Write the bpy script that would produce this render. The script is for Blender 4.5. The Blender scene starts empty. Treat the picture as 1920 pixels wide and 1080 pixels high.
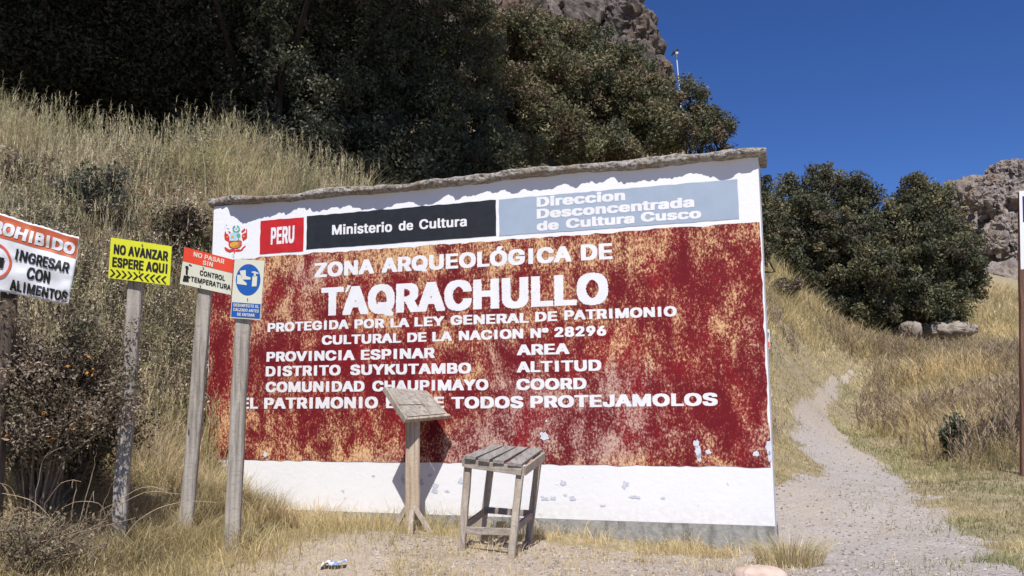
import bpy, math, os
import numpy as np
from mathutils import Matrix

# ------------------------------------------------------------------ camera, world, sun, exposure
scene = bpy.context.scene
COL = scene.collection
FPX, PITCH, ROLL, YAW = 1641.0, 0.12943, 0.00943, 0.32035
CAM = np.array([0.0, 0.0, 1.1])
_f = np.array([0, math.cos(PITCH), math.sin(PITCH)])
_u = np.array([0, -math.sin(PITCH), math.cos(PITCH)])
_r = np.array([1.0, 0, 0])
RV = _r * math.cos(ROLL) - _u * math.sin(ROLL)
UV = _u * math.cos(ROLL) + _r * math.sin(ROLL)
FV = _f
cd = bpy.data.cameras.new('camera')
cd.sensor_width = 36.0
cd.lens = 36.0 * FPX / 1920.0
cd.clip_start, cd.clip_end = 0.05, 3000
cam = bpy.data.objects.new('camera', cd)
COL.objects.link(cam)
cam.matrix_world = Matrix(((RV[0], UV[0], -FV[0], CAM[0]), (RV[1], UV[1], -FV[1], CAM[1]),
                           (RV[2], UV[2], -FV[2], CAM[2]), (0, 0, 0, 1)))
scene.camera = cam

SUN_EL = math.radians(57)
SUN_AZ = math.radians(2)          # heading of the light on the ground, clockwise from straight ahead
w = bpy.data.worlds.new('World')
scene.world = w
w.use_nodes = True
nt = w.node_tree
bg = nt.nodes['Background']
sky = nt.nodes.new('ShaderNodeTexSky')
sky.sky_type = 'NISHITA'
sky.sun_disc = False
sky.sun_elevation = SUN_EL
sky.sun_rotation = math.pi + SUN_AZ
sky.altitude = 4000
sky.air_density = 1.0
sky.dust_density = 0.0
sky.ozone_density = 4.5
hs = nt.nodes.new('ShaderNodeHueSaturation')      # thin, very blue air at 4000 m
hs.inputs['Hue'].default_value = 0.513
hs.inputs['Saturation'].default_value = 1.19
nt.links.new(sky.outputs[0], hs.inputs['Color'])
nt.links.new(hs.outputs[0], bg.inputs[0])
bg.inputs[1].default_value = 0.108
sl = bpy.data.lights.new('sun', 'SUN')
sl.energy = 5.0
sl.angle = math.radians(0.5)
sl.color = (1.0, 0.965, 0.915)
so = bpy.data.objects.new('sun', sl)
COL.objects.link(so)
so.location = (0, -20, 40)
LD = np.array([math.sin(SUN_AZ) * math.cos(SUN_EL), math.cos(SUN_AZ) * math.cos(SUN_EL), -math.sin(SUN_EL)])
from mathutils import Vector
so.rotation_euler = Vector(LD).to_track_quat('-Z', 'Y').to_euler()
scene.view_settings.view_transform = 'Standard'
scene.view_settings.look = 'None'
scene.view_settings.exposure = 0.2
scene.view_settings.gamma = 1.0

# ------------------------------------------------------------------ helpers
rng = np.random.default_rng(7)


def ray(px, py):
    return FV * FPX + RV * (px - 960) - UV * (py - 540)


def at(px, py, depth):
    """point at pixel of the photograph and forward distance in metres"""
    d = ray(px, py)
    return CAM + d * (depth / d[1])


def proj(P):
    v = P - CAM
    z = np.maximum(v @ FV, 1e-3)
    return 960 + FPX * (v @ RV) / z, 540 - FPX * (v @ UV) / z, v @ FV


def _hash(ix, iy, iz, seed):
    h = (ix.astype(np.uint32) * np.uint32(374761393) + iy.astype(np.uint32) * np.uint32(668265263)
         + iz.astype(np.uint32) * np.uint32(2147483647) + np.uint32(seed * 1274126177 & 0xffffffff))
    h = (h ^ (h >> np.uint32(13))) * np.uint32(1274126177)
    h = h ^ (h >> np.uint32(16))
    return h.astype(np.float64) / 4294967295.0


def vnoise(x, y, z=None, seed=0):
    x = np.asarray(x, float); y = np.asarray(y, float)
    z = np.zeros_like(x) if z is None else np.asarray(z, float)
    ix, iy, iz = np.floor(x).astype(np.int64), np.floor(y).astype(np.int64), np.floor(z).astype(np.int64)
    fx, fy, fz = x - ix, y - iy, z - iz
    fx, fy, fz = fx * fx * (3 - 2 * fx), fy * fy * (3 - 2 * fy), fz * fz * (3 - 2 * fz)
    o = 0
    for a in (0, 1):
        for b in (0, 1):
            for c in (0, 1):
                o = o + _hash(ix + a, iy + b, iz + c, seed) * (fx if a else 1 - fx) * (fy if b else 1 - fy) * (fz if c else 1 - fz)
    return o * 2 - 1


def fbm(x, y, z=None, seed=0, octv=4, gain=0.5):
    o, a = 0, 1.0
    z = np.zeros_like(np.asarray(x, float)) if z is None else z
    for k in range(octv):
        s = 2.0 ** k
        o = o + a * vnoise(x * s + 17.3 * k, y * s + 5.1 * k, z * s + 9.7 * k, seed + k)
        a *= gain
    return o


def worley(x, y, z, seed=0):
    ix, iy, iz = np.floor(x).astype(np.int64), np.floor(y).astype(np.int64), np.floor(z).astype(np.int64)
    f1 = np.full(x.shape, 9.0); f2 = np.full(x.shape, 9.0); cid = np.zeros(x.shape)
    for a in (-1, 0, 1):
        for b in (-1, 0, 1):
            for c in (-1, 0, 1):
                jx, jy, jz = ix + a, iy + b, iz + c
                dx = jx + _hash(jx, jy, jz, seed) - x
                dy = jy + _hash(jx, jy, jz, seed + 1) - y
                dz = jz + _hash(jx, jy, jz, seed + 2) - z
                d = np.sqrt(dx * dx + dy * dy + dz * dz)
                nearer = d < f1
                f2 = np.where(nearer, f1, np.minimum(f2, d))
                cid = np.where(nearer, _hash(jx, jy, jz, seed + 3), cid)
                f1 = np.where(nearer, d, f1)
    return f1, f2, cid


def sstep(a, b, x):
    t = np.clip((x - a) / (b - a), 0, 1)
    return t * t * (3 - 2 * t)


# -------- objects
def thing(name, label, cat, loc, rz=0.0, group=None, kind='thing'):
    o = bpy.data.objects.new(name, None)
    COL.objects.link(o)
    o.location = loc
    o.rotation_euler = (0, 0, rz)
    o.empty_display_size = 0.1
    tag(o, label, cat, group, kind)
    return o


def tag(o, label=None, cat=None, group=None, kind=None):
    if label: o['label'] = label
    if cat: o['category'] = cat
    if group: o['group'] = group
    if kind: o['kind'] = kind
    return o


def new_mesh(name, V, F, mat, parent=None, tint=None, smooth=False, local=False, shift=None):
    """V: world coordinates (or the parent's local ones). F: (n,4) / (n,3) arrays or list of mixed faces. tint per vertex (n,3)."""
    V = np.asarray(V, float).reshape(-1, 3)
    me = bpy.data.meshes.new(name)
    if parent is not None and not local:
        root = parent
        off = np.zeros(3)
        while root is not None:
            off = off + np.array(root.location); root = root.parent
        V = V - off
    if isinstance(F, np.ndarray):
        n, k = F.shape
        me.vertices.add(len(V)); me.vertices.foreach_set('co', V.ravel())
        me.loops.add(n * k); me.loops.foreach_set('vertex_index', F.astype(np.int32).ravel())
        me.polygons.add(n)
        me.polygons.foreach_set('loop_start', np.arange(0, n * k, k, dtype=np.int32))
        try:
            me.polygons.foreach_set('loop_total', np.full(n, k, dtype=np.int32))
        except Exception:
            pass
    else:
        me.from_pydata(V.tolist(), [], [list(map(int, f)) for f in F])
    if tint is not None:
        a = me.attributes.new('tint', 'FLOAT_COLOR', 'POINT')
        c = np.ones((len(V), 4)); c[:, :3] = tint
        a.data.foreach_set('color', c.ravel())
    me.polygons.foreach_set('use_smooth', np.full(len(me.polygons), smooth))
    me.update(calc_edges=True)
    me.validate()
    me.materials.append(mat)
    o = bpy.data.objects.new(name, me)
    COL.objects.link(o)
    if parent is not None: o.parent = parent
    return o


class MB:
    def __init__(s):
        s.v, s.f = [], []

    def add(s, V, F):
        b = len(s.v)
        s.v += [tuple(map(float, p)) for p in V]
        s.f += [[b + i for i in f] for f in F]

    def beam(s, p0, p1, wdt, dep, side=(1, 0, 0), n=6, rough=0.0, taper=1.0, seed=1):
        """squared timber from p0 to p1; side is the direction of its width"""
        p0, p1 = np.array(p0, float), np.array(p1, float)
        t = p1 - p0; t = t / np.linalg.norm(t)
        a = np.array(side, float); a = a - t * (a @ t); a /= np.linalg.norm(a)
        b = np.cross(t, a)
        ch = min(wdt, dep) * 0.12
        ring = [(-wdt / 2 + ch, -dep / 2), (wdt / 2 - ch, -dep / 2), (wdt / 2, -dep / 2 + ch), (wdt / 2, dep / 2 - ch),
                (wdt / 2 - ch, dep / 2), (-wdt / 2 + ch, dep / 2), (-wdt / 2, dep / 2 - ch), (-wdt / 2, -dep / 2 + ch)]
        r = np.random.default_rng(seed)
        V = []
        for i in range(n + 1):
            k = i / n
            sc = 1 + (taper - 1) * k
            dr = r.normal(0, rough, 2)
            for (x, y) in ring:
                j = r.normal(0, rough * 0.5, 2)
                V.append(p0 + (p1 - p0) * k + a * (x * sc + dr[0] + j[0]) + b * (y * sc + dr[1] + j[1]))
        F = []
        for i in range(n):
            for j in range(8):
                q = (j + 1) % 8
                F.append([i * 8 + j, i * 8 + q, i * 8 + 8 + q, i * 8 + 8 + j])
        F.append(list(range(7, -1, -1)))
        F.append([n * 8 + j for j in range(8)])
        s.add(V, F)

    def tube(s, pts, rad, k=6, cap=True):
        pts = np.array(pts, float)
        rad = np.broadcast_to(np.array(rad, float), (len(pts),))
        V = []
        for i, p in enumerate(pts):
            t = pts[min(i + 1, len(pts) - 1)] - pts[max(i - 1, 0)]
            t = t / (np.linalg.norm(t) + 1e-9)
            a = np.cross(t, [0.3, 0.9, 0.2]); a /= np.linalg.norm(a) + 1e-9
            b = np.cross(t, a)
            for j in range(k):
                an = 2 * math.pi * j / k
                V.append(p + (a * math.cos(an) + b * math.sin(an)) * rad[i])
        F = []
        for i in range(len(pts) - 1):
            for j in range(k):
                q = (j + 1) % k
                F.append([i * k + j, i * k + q, i * k + k + q, i * k + k + j])
        if cap:
            F.append([j for j in range(k - 1, -1, -1)])
            F.append([(len(pts) - 1) * k + j for j in range(k)])
        s.add(V, F)

    def slab(s, c, n, th):
        """flat board: corner points c (list), pushed by th along -n"""
        c = np.array(c, float); n = np.array(n, float)
        m = len(c)
        V = list(c) + list(c - n * th)
        F = [list(range(m)), list(range(2 * m - 1, m - 1, -1))]
        for i in range(m):
            j = (i + 1) % m
            F.append([j, i, m + i, m + j])
        s.add(V, F)

    def build(s, name, mat, parent=None, smooth=False, local=False):
        return new_mesh(name, s.v, s.f, mat, parent, smooth=smooth, local=local)


# -------- materials
def mat(name):
    m = bpy.data.materials.new(name)
    m.use_nodes = True
    return m, m.node_tree, m.node_tree.nodes['Principled BSDF']


def N(nt, t, **kw):
    n = nt.nodes.new(t)
    for k, v in kw.items():
        setattr(n, k, v)
    return n


def noise(nt, vec, scale, detail=4, rough=0.55, dist=0.0):
    n = N(nt, 'ShaderNodeTexNoise')
    n.inputs['Scale'].default_value = scale
    n.inputs['Detail'].default_value = detail
    n.inputs['Roughness'].default_value = rough
    n.inputs['Distortion'].default_value = dist
    nt.links.new(vec, n.inputs['Vector'])
    return n.outputs['Fac']


def ramp(nt, fac, stops):
    r = N(nt, 'ShaderNodeValToRGB')
    e = r.color_ramp.elements
    while len(e) < len(stops): e.new(0.5)
    for el, (p, c) in zip(e, stops):
        el.position = p
        el.color = (c[0], c[1], c[2], 1) if not isinstance(c, (int, float)) else (c, c, c, 1)
    nt.links.new(fac, r.inputs[0])
    return r.outputs[0]


def mix(nt, fac, a, b, mode='MIX'):
    m = N(nt, 'ShaderNodeMix', data_type='RGBA', blend_type=mode)
    for sock, v in ((m.inputs[0], fac), (m.inputs[6], a), (m.inputs[7], b)):
        if hasattr(v, 'links'): nt.links.new(v, sock)
        elif isinstance(v, (int, float)): sock.default_value = v
        else: sock.default_value = (v[0], v[1], v[2], 1)
    return m.outputs[2]


def mth(nt, op, a, b=0.0, clamp=False):
    m = N(nt, 'ShaderNodeMath', operation=op, use_clamp=clamp)
    for i, v in enumerate((a, b)):
        if hasattr(v, 'links'): nt.links.new(v, m.inputs[i])
        else: m.inputs[i].default_value = v
    return m.outputs[0]


def coords(nt, scale=(1, 1, 1)):
    tc = N(nt, 'ShaderNodeTexCoord')
    mp = N(nt, 'ShaderNodeMapping')
    mp.inputs['Scale'].default_value = scale
    nt.links.new(tc.outputs['Object'], mp.inputs['Vector'])
    return mp.outputs['Vector']


def bump(nt, bs, height, strength=0.4, dist=0.01):
    b = N(nt, 'ShaderNodeBump')
    b.inputs['Strength'].default_value = strength
    b.inputs['Distance'].default_value = dist
    nt.links.new(height, b.inputs['Height'])
    nt.links.new(b.outputs[0], bs.inputs['Normal'])


def paint(name, col, rough=0.6, var=0.12, sc=9.0, spec=0.3):
    m, nt, bs = mat(name)
    v = coords(nt)
    n = noise(nt, v, sc, 5, 0.6)
    c = mix(nt, ramp(nt, n, [(0.3, 0.0), (0.7, 1.0)]), tuple(x * (1 - var) for x in col), tuple(min(1, x * (1 + var)) for x in col))
    nt.links.new(c, bs.inputs['Base Color'])
    bs.inputs['Roughness'].default_value = rough
    bs.inputs['Specular IOR Level'].default_value = spec
    return m


def wood(name, ca, cb, cc, axis=2, sc=1.0):
    m, nt, bs = mat(name)
    s = [38 * sc, 38 * sc, 38 * sc]; s[axis] = 2.2 * sc
    v = coords(nt, s)
    g = noise(nt, v, 1.0, 6, 0.65, 0.6)
    v2 = coords(nt)
    b = noise(nt, v2, 7.0, 4, 0.6)
    c = ramp(nt, g, [(0.33, cc), (0.46, ca), (0.62, cb)])
    s3 = [26, 26, 26]; s3[axis] = 90
    c = mix(nt, ramp(nt, noise(nt, coords(nt, s3), 1.0, 3, 0.6), [(0.52, 0.0), (0.68, 0.55)]), c, tuple(x * 0.55 for x in ca))
    c = mix(nt, mth(nt, 'MULTIPLY', b, 0.6), c, tuple(x * 0.72 for x in ca))
    nt.links.new(c, bs.inputs['Base Color'])
    bs.inputs['Roughness'].default_value = 0.85
    bs.inputs['Specular IOR Level'].default_value = 0.2
    bump(nt, bs, g, 0.5, 0.006)
    return m


def tinted(name, rough=0.8, spec=0.15, trans=0.25):
    """plant material: colour comes from the leaf's own tint"""
    m, nt, bs = mat(name)
    a = N(nt, 'ShaderNodeAttribute', attribute_name='tint')
    nt.links.new(a.outputs['Color'], bs.inputs['Base Color'])
    bs.inputs['Roughness'].default_value = rough
    bs.inputs['Specular IOR Level'].default_value = spec
    if trans:
        tr = N(nt, 'ShaderNodeBsdfTranslucent')
        nt.links.new(a.outputs['Color'], tr.inputs['Color'])
        mx = N(nt, 'ShaderNodeMixShader')
        mx.inputs[0].default_value = trans
        nt.links.new(bs.outputs[0], mx.inputs[1]); nt.links.new(tr.outputs[0], mx.inputs[2])
        nt.links.new(mx.outputs[0], nt.nodes['Material Output'].inputs['Surface'])
    return m


M_LEAF = tinted('leaf', 0.6, 0.25, 0.25)
M_GRASS = tinted('grass', 0.75, 0.2, 0.42)
M_BARK = wood('bark', (0.035, 0.028, 0.024), (0.06, 0.048, 0.04), (0.015, 0.012, 0.01), 2, 0.4)
M_POST = wood('weathered_post', (0.33, 0.295, 0.255), (0.50, 0.455, 0.40), (0.13, 0.11, 0.09))
M_LOG = wood('old_log', (0.10, 0.075, 0.06), (0.19, 0.15, 0.125), (0.035, 0.027, 0.022))
M_WOOD = wood('grey_timber', (0.38, 0.315, 0.255), (0.54, 0.47, 0.39), (0.19, 0.15, 0.12))
M_WOODX = wood('grey_timber_slats', (0.33, 0.295, 0.255), (0.46, 0.415, 0.365), (0.16, 0.135, 0.11), 0)
M_WOODP = wood('tan_timber', (0.48, 0.375, 0.265), (0.62, 0.52, 0.40), (0.27, 0.20, 0.14))
M_TWIG = paint('twig', (0.22, 0.17, 0.12), 0.9, 0.3, 20)

# ------------------------------------------------------------------ wall frame
NW = np.array([math.sin(YAW), math.cos(YAW), 0])       # into the wall
HW = np.array([math.cos(YAW), -math.sin(YAW), 0])      # along the wall, to the right
_d = ray(1455, 1018)
PR = CAM + _d * (-CAM[2] / _d[2])                       # right foot of the wall, z = 0
DW = PR @ NW


def onwall(px, py, q=0.0):
    d = ray(px, py)
    t = (DW - q - CAM @ NW) / (d @ NW)
    return CAM + d * t


_l = onwall(383, 900)
ORG = np.array([_l[0], _l[1], 0.0])
WLEN = float((PR - ORG) @ HW)


def W(px, py):
    P = onwall(px, py) - ORG
    return float(P @ HW), float(P[2])


ZTOP = 0.5 * (W(420, 383)[1] + W(1415, 296)[1])

# ------------------------------------------------------------------ terrain
ctrl = []
for px, py, d in [(100, 1075, 5.4), (400, 1078, 5.6), (640, 1078, 5.75), (1000, 1078, 5.75), (1400, 1078, 5.75), (1600, 1078, 5.75), (1900, 1078, 5.75),
                  (958, 1047, 6.1), (770, 1003, 6.9),
                  (220, 1040, 5.75), (345, 1020, 6.1), (432, 985, 6.6), (0, 980, 5.3),
                  (0, 820, 6.6), (200, 860, 6.9), (300, 850, 7.4), (365, 920, 7.9), (0, 620, 7.6), (200, 660, 8.0), (340, 720, 8.5), (0, 400, 8.8), (200, 440, 9.0),
                  (0, 340, 9.6), (0, 275, 10.4), (200, 330, 10.3), (400, 500, 9.3), (400, 352, 11.0), (600, 372, 11.4), (600, 480, 10.2),
                  (1580, 960, 8.1), (1560, 860, 11.3), (1550, 800, 14), (1555, 740, 18), (1600, 700, 22), (1640, 655, 27), (1700, 645, 29),
                  (1900, 1000, 7.3), (1900, 880, 10), (1900, 760, 15), (1900, 660, 24), (1900, 558, 42), (1850, 560, 44), (1750, 700, 20), (1740, 800, 13.5),
                  (1475, 900, 9.2), (1465, 800, 11.6), (1460, 700, 14.5), (1455, 625, 17.5), (1450, 580, 20), (1500, 700, 16.5), (1530, 665, 19.5), (1570, 722, 20), (1540, 765, 16),
                  (1420, 540, 24), (1250, 500, 21), (1100, 420, 19), (900, 385, 15.5), (760, 370, 13),
                  (900, 250, 22), (1200, 250, 30)]:
    ctrl.append(at(px, py, d))
for px, zc_ in [(-300, 4.45), (0, 4.0), (300, 3.55), (600, 3.25)]:
    for d, dz in [(12.2, -.15), (14, -.1), (17, .5), (22, 3.0)]:
        ctrl.append(np.array([(px - 960) / FPX * d, d, zc_ + dz]))
for p in [(0, 0, -.5), (0, 3, -.3), (-3, 3, -.1), (4, 3, -.35), (-8, 0, .2), (8, 0, -.5), (0, -15, -.6), (-30, 0, 4), (30, 0, -.5), (12, 12, .4), (25, 25, 1.5),
          (-14, 8, 6), (-14, 14, 6.5), (-25, 25, 12), (0, 55, 24), (-30, 60, 40), (40, 50, 6.0), (60, 60, 7), (40, 90, 11), (80, 80, 9), (0, 110, 40), (60, 130, 20), (90, 20, 0), (-80, 60, 50), (-60, -40, 4), (60, -40, -1)]:
    ctrl.append(np.array(p, float))
foot = PR + NW * 0.0
for k in np.linspace(0, 1, 6):
    q = ORG + HW * WLEN * k - NW * 0.12
    ctrl.append(np.array([q[0], q[1], 0.12 * (1 - k) - 0.07 * k]))
ctrl = np.array(ctrl)
_n = len(ctrl)


def _phi(r2): return -np.sqrt(r2 + 1.3 ** 2)


_A = np.zeros((_n + 3, _n + 3))
_dx = ctrl[:, None, :2] - ctrl[None, :, :2]
_A[:_n, :_n] = _phi((_dx ** 2).sum(-1)) + np.eye(_n) * 0.03
_A[:_n, _n] = 1; _A[:_n, _n + 1:] = ctrl[:, :2]
_A[_n:, :_n] = _A[:_n, _n:].T
_w = np.linalg.solve(_A, np.concatenate([ctrl[:, 2], np.zeros(3)]))


def zbase(x, y):
    x = np.asarray(x, float); y = np.asarray(y, float)
    sh = x.shape
    x, y = x.ravel(), y.ravel()
    o = np.empty_like(x)
    for i in range(0, len(x), 20000):
        X, Y = x[i:i + 20000, None], y[i:i + 20000, None]
        o[i:i + 20000] = (_phi((X - ctrl[:, 0]) ** 2 + (Y - ctrl[:, 1]) ** 2) @ _w[:_n]) + _w[_n] + _w[_n + 1] * X[:, 0] + _w[_n + 2] * Y[:, 0]
    return o.reshape(sh)


def Z(x, y):
    x = np.asarray(x, float); y = np.asarray(y, float)
    z = zbase(x, y)
    bank = sstep(0.6, 2.5, z) * (1 - 0.75 * sstep(1.0, 4.0, x))
    z = z + fbm(x * 0.9, y * 0.9, seed=3) * (0.03 + 0.13 * bank) + fbm(x * 5, y * 5, seed=9, octv=3) * 0.012
    # a level shelf where the wall stands
    s = (x - ORG[0]) * HW[0] + (y - ORG[1]) * HW[1]
    q = (x - ORG[0]) * NW[0] + (y - ORG[1]) * NW[1]
    return z


def zg(x, y): return float(Z(np.array([x]), np.array([y]))[0])


def hit(px, py):
    """where the ray of a pixel meets the ground"""
    d = ray(px, py); d = d / d[1]
    t = np.linspace(4.5, 60, 3000)
    P = CAM + d * t[:, None]
    g = P[:, 2] - Z(P[:, 0], P[:, 1])
    i = int(np.argmax(g < 0)) if (g < 0).any() else len(t) - 1
    return P[i]


# path centre line and half width
PATH = []
for l, r_, y in [(1130, 1990, 1120), (1330, 1860, 1062), (1430, 1800, 1005), (1450, 1765, 962), (1515, 1718, 926), (1545, 1684, 888), (1500, 1650, 850), (1479, 1600, 805), (1500, 1562, 763), (1540, 1578, 732), (1572, 1600, 708), (1594, 1609, 697)]:
    a, b = at(l, y, 6), at(r_, y, 6)
    c = hit((l + r_) / 2, y)
    PATH.append((c[0], c[1], (r_ - l) / 2 / FPX * c[1] * (0.95 - 0.4 * float(sstep(11, 16, c[1])))))
PATH.insert(0, (PATH[0][0] - .3, 3.0, 1.5)); PATH.insert(0, (PATH[0][0] - .6, -3.0, 1.6))
PATH = np.array(PATH)


def pathd(x, y):
    """signed distance outside the edge of the trodden path (negative = on it)"""
    x = np.asarray(x, float); y = np.asarray(y, float)
    best = np.full(x.shape, 1e9)
    for i in range(len(PATH) - 1):
        a, b = PATH[i], PATH[i + 1]
        ab = b[:2] - a[:2]
        t = np.clip(((x - a[0]) * ab[0] + (y - a[1]) * ab[1]) / (ab @ ab), 0, 1)
        d = np.hypot(x - a[0] - ab[0] * t, y - a[1] - ab[1] * t) - (a[2] + (b[2] - a[2]) * t)
        best = np.minimum(best, d)
    return best


def trodden(x, y):
    """1 on bare gravel, 0 on grass"""
    pd = pathd(x, y) + (fbm(x * 1.3, y * 1.3, seed=21) * 0.2 + fbm(x * 5.5, y * 5.5, seed=22, octv=3) * 0.12) * (1 - 0.75 * sstep(9, 14, y))
    m = 1 - sstep(-0.12, 0.3 - 0.25 * sstep(9, 14, y), pd)
    # worn forecourt before the wall
    s = (x - ORG[0]) * HW[0] + (y - ORG[1]) * HW[1]
    q = -((x - ORG[0]) * NW[0] + (y - ORG[1]) * NW[1])
    fc = sstep(1.5, 2.7, s) * (1 - sstep(5.5, 6.4, s)) * sstep(0.22, 0.5, q) * (1 - sstep(2.6, 4.0, q))
    fc = fc * (0.55 + 0.45 * sstep(-0.35, 0.15, fbm(x * 1.7, y * 1.7, seed=33) + 0.12))
    return np.maximum(m, fc * 0.95)


ang = np.concatenate([np.radians(np.linspace(-37, 37, 420)), np.radians(np.linspace(37, 323, 90))[1:-1]])
rad = np.concatenate([[0.3, 1.0, 2.0, 3.0, 4.0], np.linspace(4.6, 12, 240), 12 * (420 / 12) ** (np.linspace(0, 1, 170)[1:])])
AA, RR = np.meshgrid(ang, rad, indexing='ij')
GX, GY = RR * np.sin(AA), RR * np.cos(AA)
GZ = Z(GX, GY)
# keep far ground under control
far = sstep(120, 300, RR)
GZ = GZ * (1 - far) + np.clip(GZ, 0, 14) * far
na, nr = AA.shape
V = np.stack([GX, GY, GZ], -1).reshape(-1, 3)
idx = np.arange(na * nr).reshape(na, nr)
nxt = np.roll(idx, -1, axis=0)
F = np.stack([idx[:, :-1], idx[:, 1:], nxt[:, 1:], nxt[:, :-1]], -1).reshape(-1, 4)[:, ::-1]
V = np.vstack([V, [[0, 0, zg(0, 0)]]])
tr = trodden(V[:, 0], V[:, 1])
patch = 0.5 + 0.5 * np.clip(fbm(V[:, 0] * 0.5, V[:, 1] * 0.5, seed=5), -1, 1)
m, nt, bs = mat('soil')
va = N(nt, 'ShaderNodeAttribute', attribute_name='tint')
sp = N(nt, 'ShaderNodeSeparateColor'); nt.links.new(va.outputs['Color'], sp.inputs[0])
vec = coords(nt)
n1 = noise(nt, vec, 3.0, 6, 0.6); n2 = noise(nt, vec, 55.0, 4, 0.7); n3 = noise(nt, vec, 14, 5, 0.6)
gravel = ramp(nt, n2, [(0.25, (0.235, 0.205, 0.19)), (0.5, (0.39, 0.35, 0.33)), (0.75, (0.54, 0.50, 0.48))])
gravel = mix(nt, ramp(nt, n1, [(0.4, 0.0), (0.7, 0.55)]), gravel, (0.37, 0.32, 0.26))
straw = ramp(nt, n3, [(0.25, (0.17, 0.135, 0.09)), (0.5, (0.33, 0.265, 0.165)), (0.75, (0.46, 0.38, 0.24))])
straw = mix(nt, ramp(nt, n1, [(0.42, 0.0), (0.62, 0.6)]), straw, (0.27, 0.23, 0.135))
gravel = mix(nt, mth(nt, 'MULTIPLY', sp.outputs[2], 0.8), gravel, ramp(nt, n2, [(0.25, (0.28, 0.22, 0.16)), (0.5, (0.43, 0.35, 0.265)), (0.75, (0.56, 0.47, 0.37))]))
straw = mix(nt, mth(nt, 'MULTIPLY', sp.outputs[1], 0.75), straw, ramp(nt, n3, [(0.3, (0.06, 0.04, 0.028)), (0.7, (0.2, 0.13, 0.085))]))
edge = mth(nt, 'ADD', sp.outputs[0], mth(nt, 'MULTIPLY', mth(nt, 'SUBTRACT', n3, 0.5), 0.9))
c = mix(nt, ramp(nt, edge, [(0.35, 0.0), (0.6, 1.0)]), straw, gravel)
nt.links.new(c, bs.inputs['Base Color'])
bs.inputs['Roughness'].default_value = 0.95
bs.inputs['Specular IOR Level'].default_value = 0.1
bump(nt, bs, mth(nt, 'ADD', n2, mth(nt, 'MULTIPLY', n3, 1.5)), 0.7, 0.02)
M_SOIL = m
F2 = np.array([[len(V) - 1, nxt[i, 0], idx[i, 0]] for i in range(na)])
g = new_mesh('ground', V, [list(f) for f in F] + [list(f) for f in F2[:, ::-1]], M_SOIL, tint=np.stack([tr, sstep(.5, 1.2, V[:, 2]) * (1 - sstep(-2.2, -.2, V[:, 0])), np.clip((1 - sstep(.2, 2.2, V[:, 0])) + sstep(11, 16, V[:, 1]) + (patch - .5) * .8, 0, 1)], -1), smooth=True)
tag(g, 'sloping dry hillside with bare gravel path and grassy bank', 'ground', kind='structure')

# ------------------------------------------------------------------ rock: cliff and rocky hill
m, nt, bs = mat('rock')
vec = coords(nt)
n1 = noise(nt, vec, 0.5, 8, 0.65); n2 = noise(nt, coords(nt, (1, 1, 0.6)), 2.2, 9, 0.75, 0.5); n3 = noise(nt, vec, 0.17, 4)
c = ramp(nt, n2, [(0.25, (0.045, 0.04, 0.037)), (0.45, (0.14, 0.12, 0.108)), (0.6, (0.22, 0.185, 0.165)), (0.78, (0.33, 0.285, 0.26))])
c = mix(nt, ramp(nt, n1, [(0.52, 0.0), (0.66, 0.7)]), c, (0.26, 0.155, 0.105))
geo = N(nt, 'ShaderNodeNewGeometry')
sx = N(nt, 'ShaderNodeSeparateXYZ'); nt.links.new(geo.outputs['True Normal'], sx.inputs[0])
flat = mth(nt, 'ADD', sx.outputs[2], mth(nt, 'MULTIPLY', mth(nt, 'SUBTRACT', n1, 0.5), 1.1))
c = mix(nt, ramp(nt, flat, [(0.72, 0.0), (0.86, 0.85)]), c, (0.24, 0.2, 0.105))
nt.links.new(c, bs.inputs['Base Color'])
bs.inputs['Roughness'].default_value = 0.95
bs.inputs['Specular IOR Level'].default_value = 0.1
bump(nt, bs, n2, 0.9, 0.25)
M_ROCK = m
M_HILL = m.copy(); M_HILL.name = 'hill_rock'
for nd_ in M_HILL.node_tree.nodes:
    if nd_.type == 'VALTORGB' and len(nd_.color_ramp.elements) == 4:
        for e_, c_ in zip(nd_.color_ramp.elements, [(0.10, 0.088, 0.08), (0.24, 0.205, 0.185), (0.34, 0.295, 0.265), (0.46, 0.41, 0.38)]): e_.color = (*c_, 1)


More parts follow.
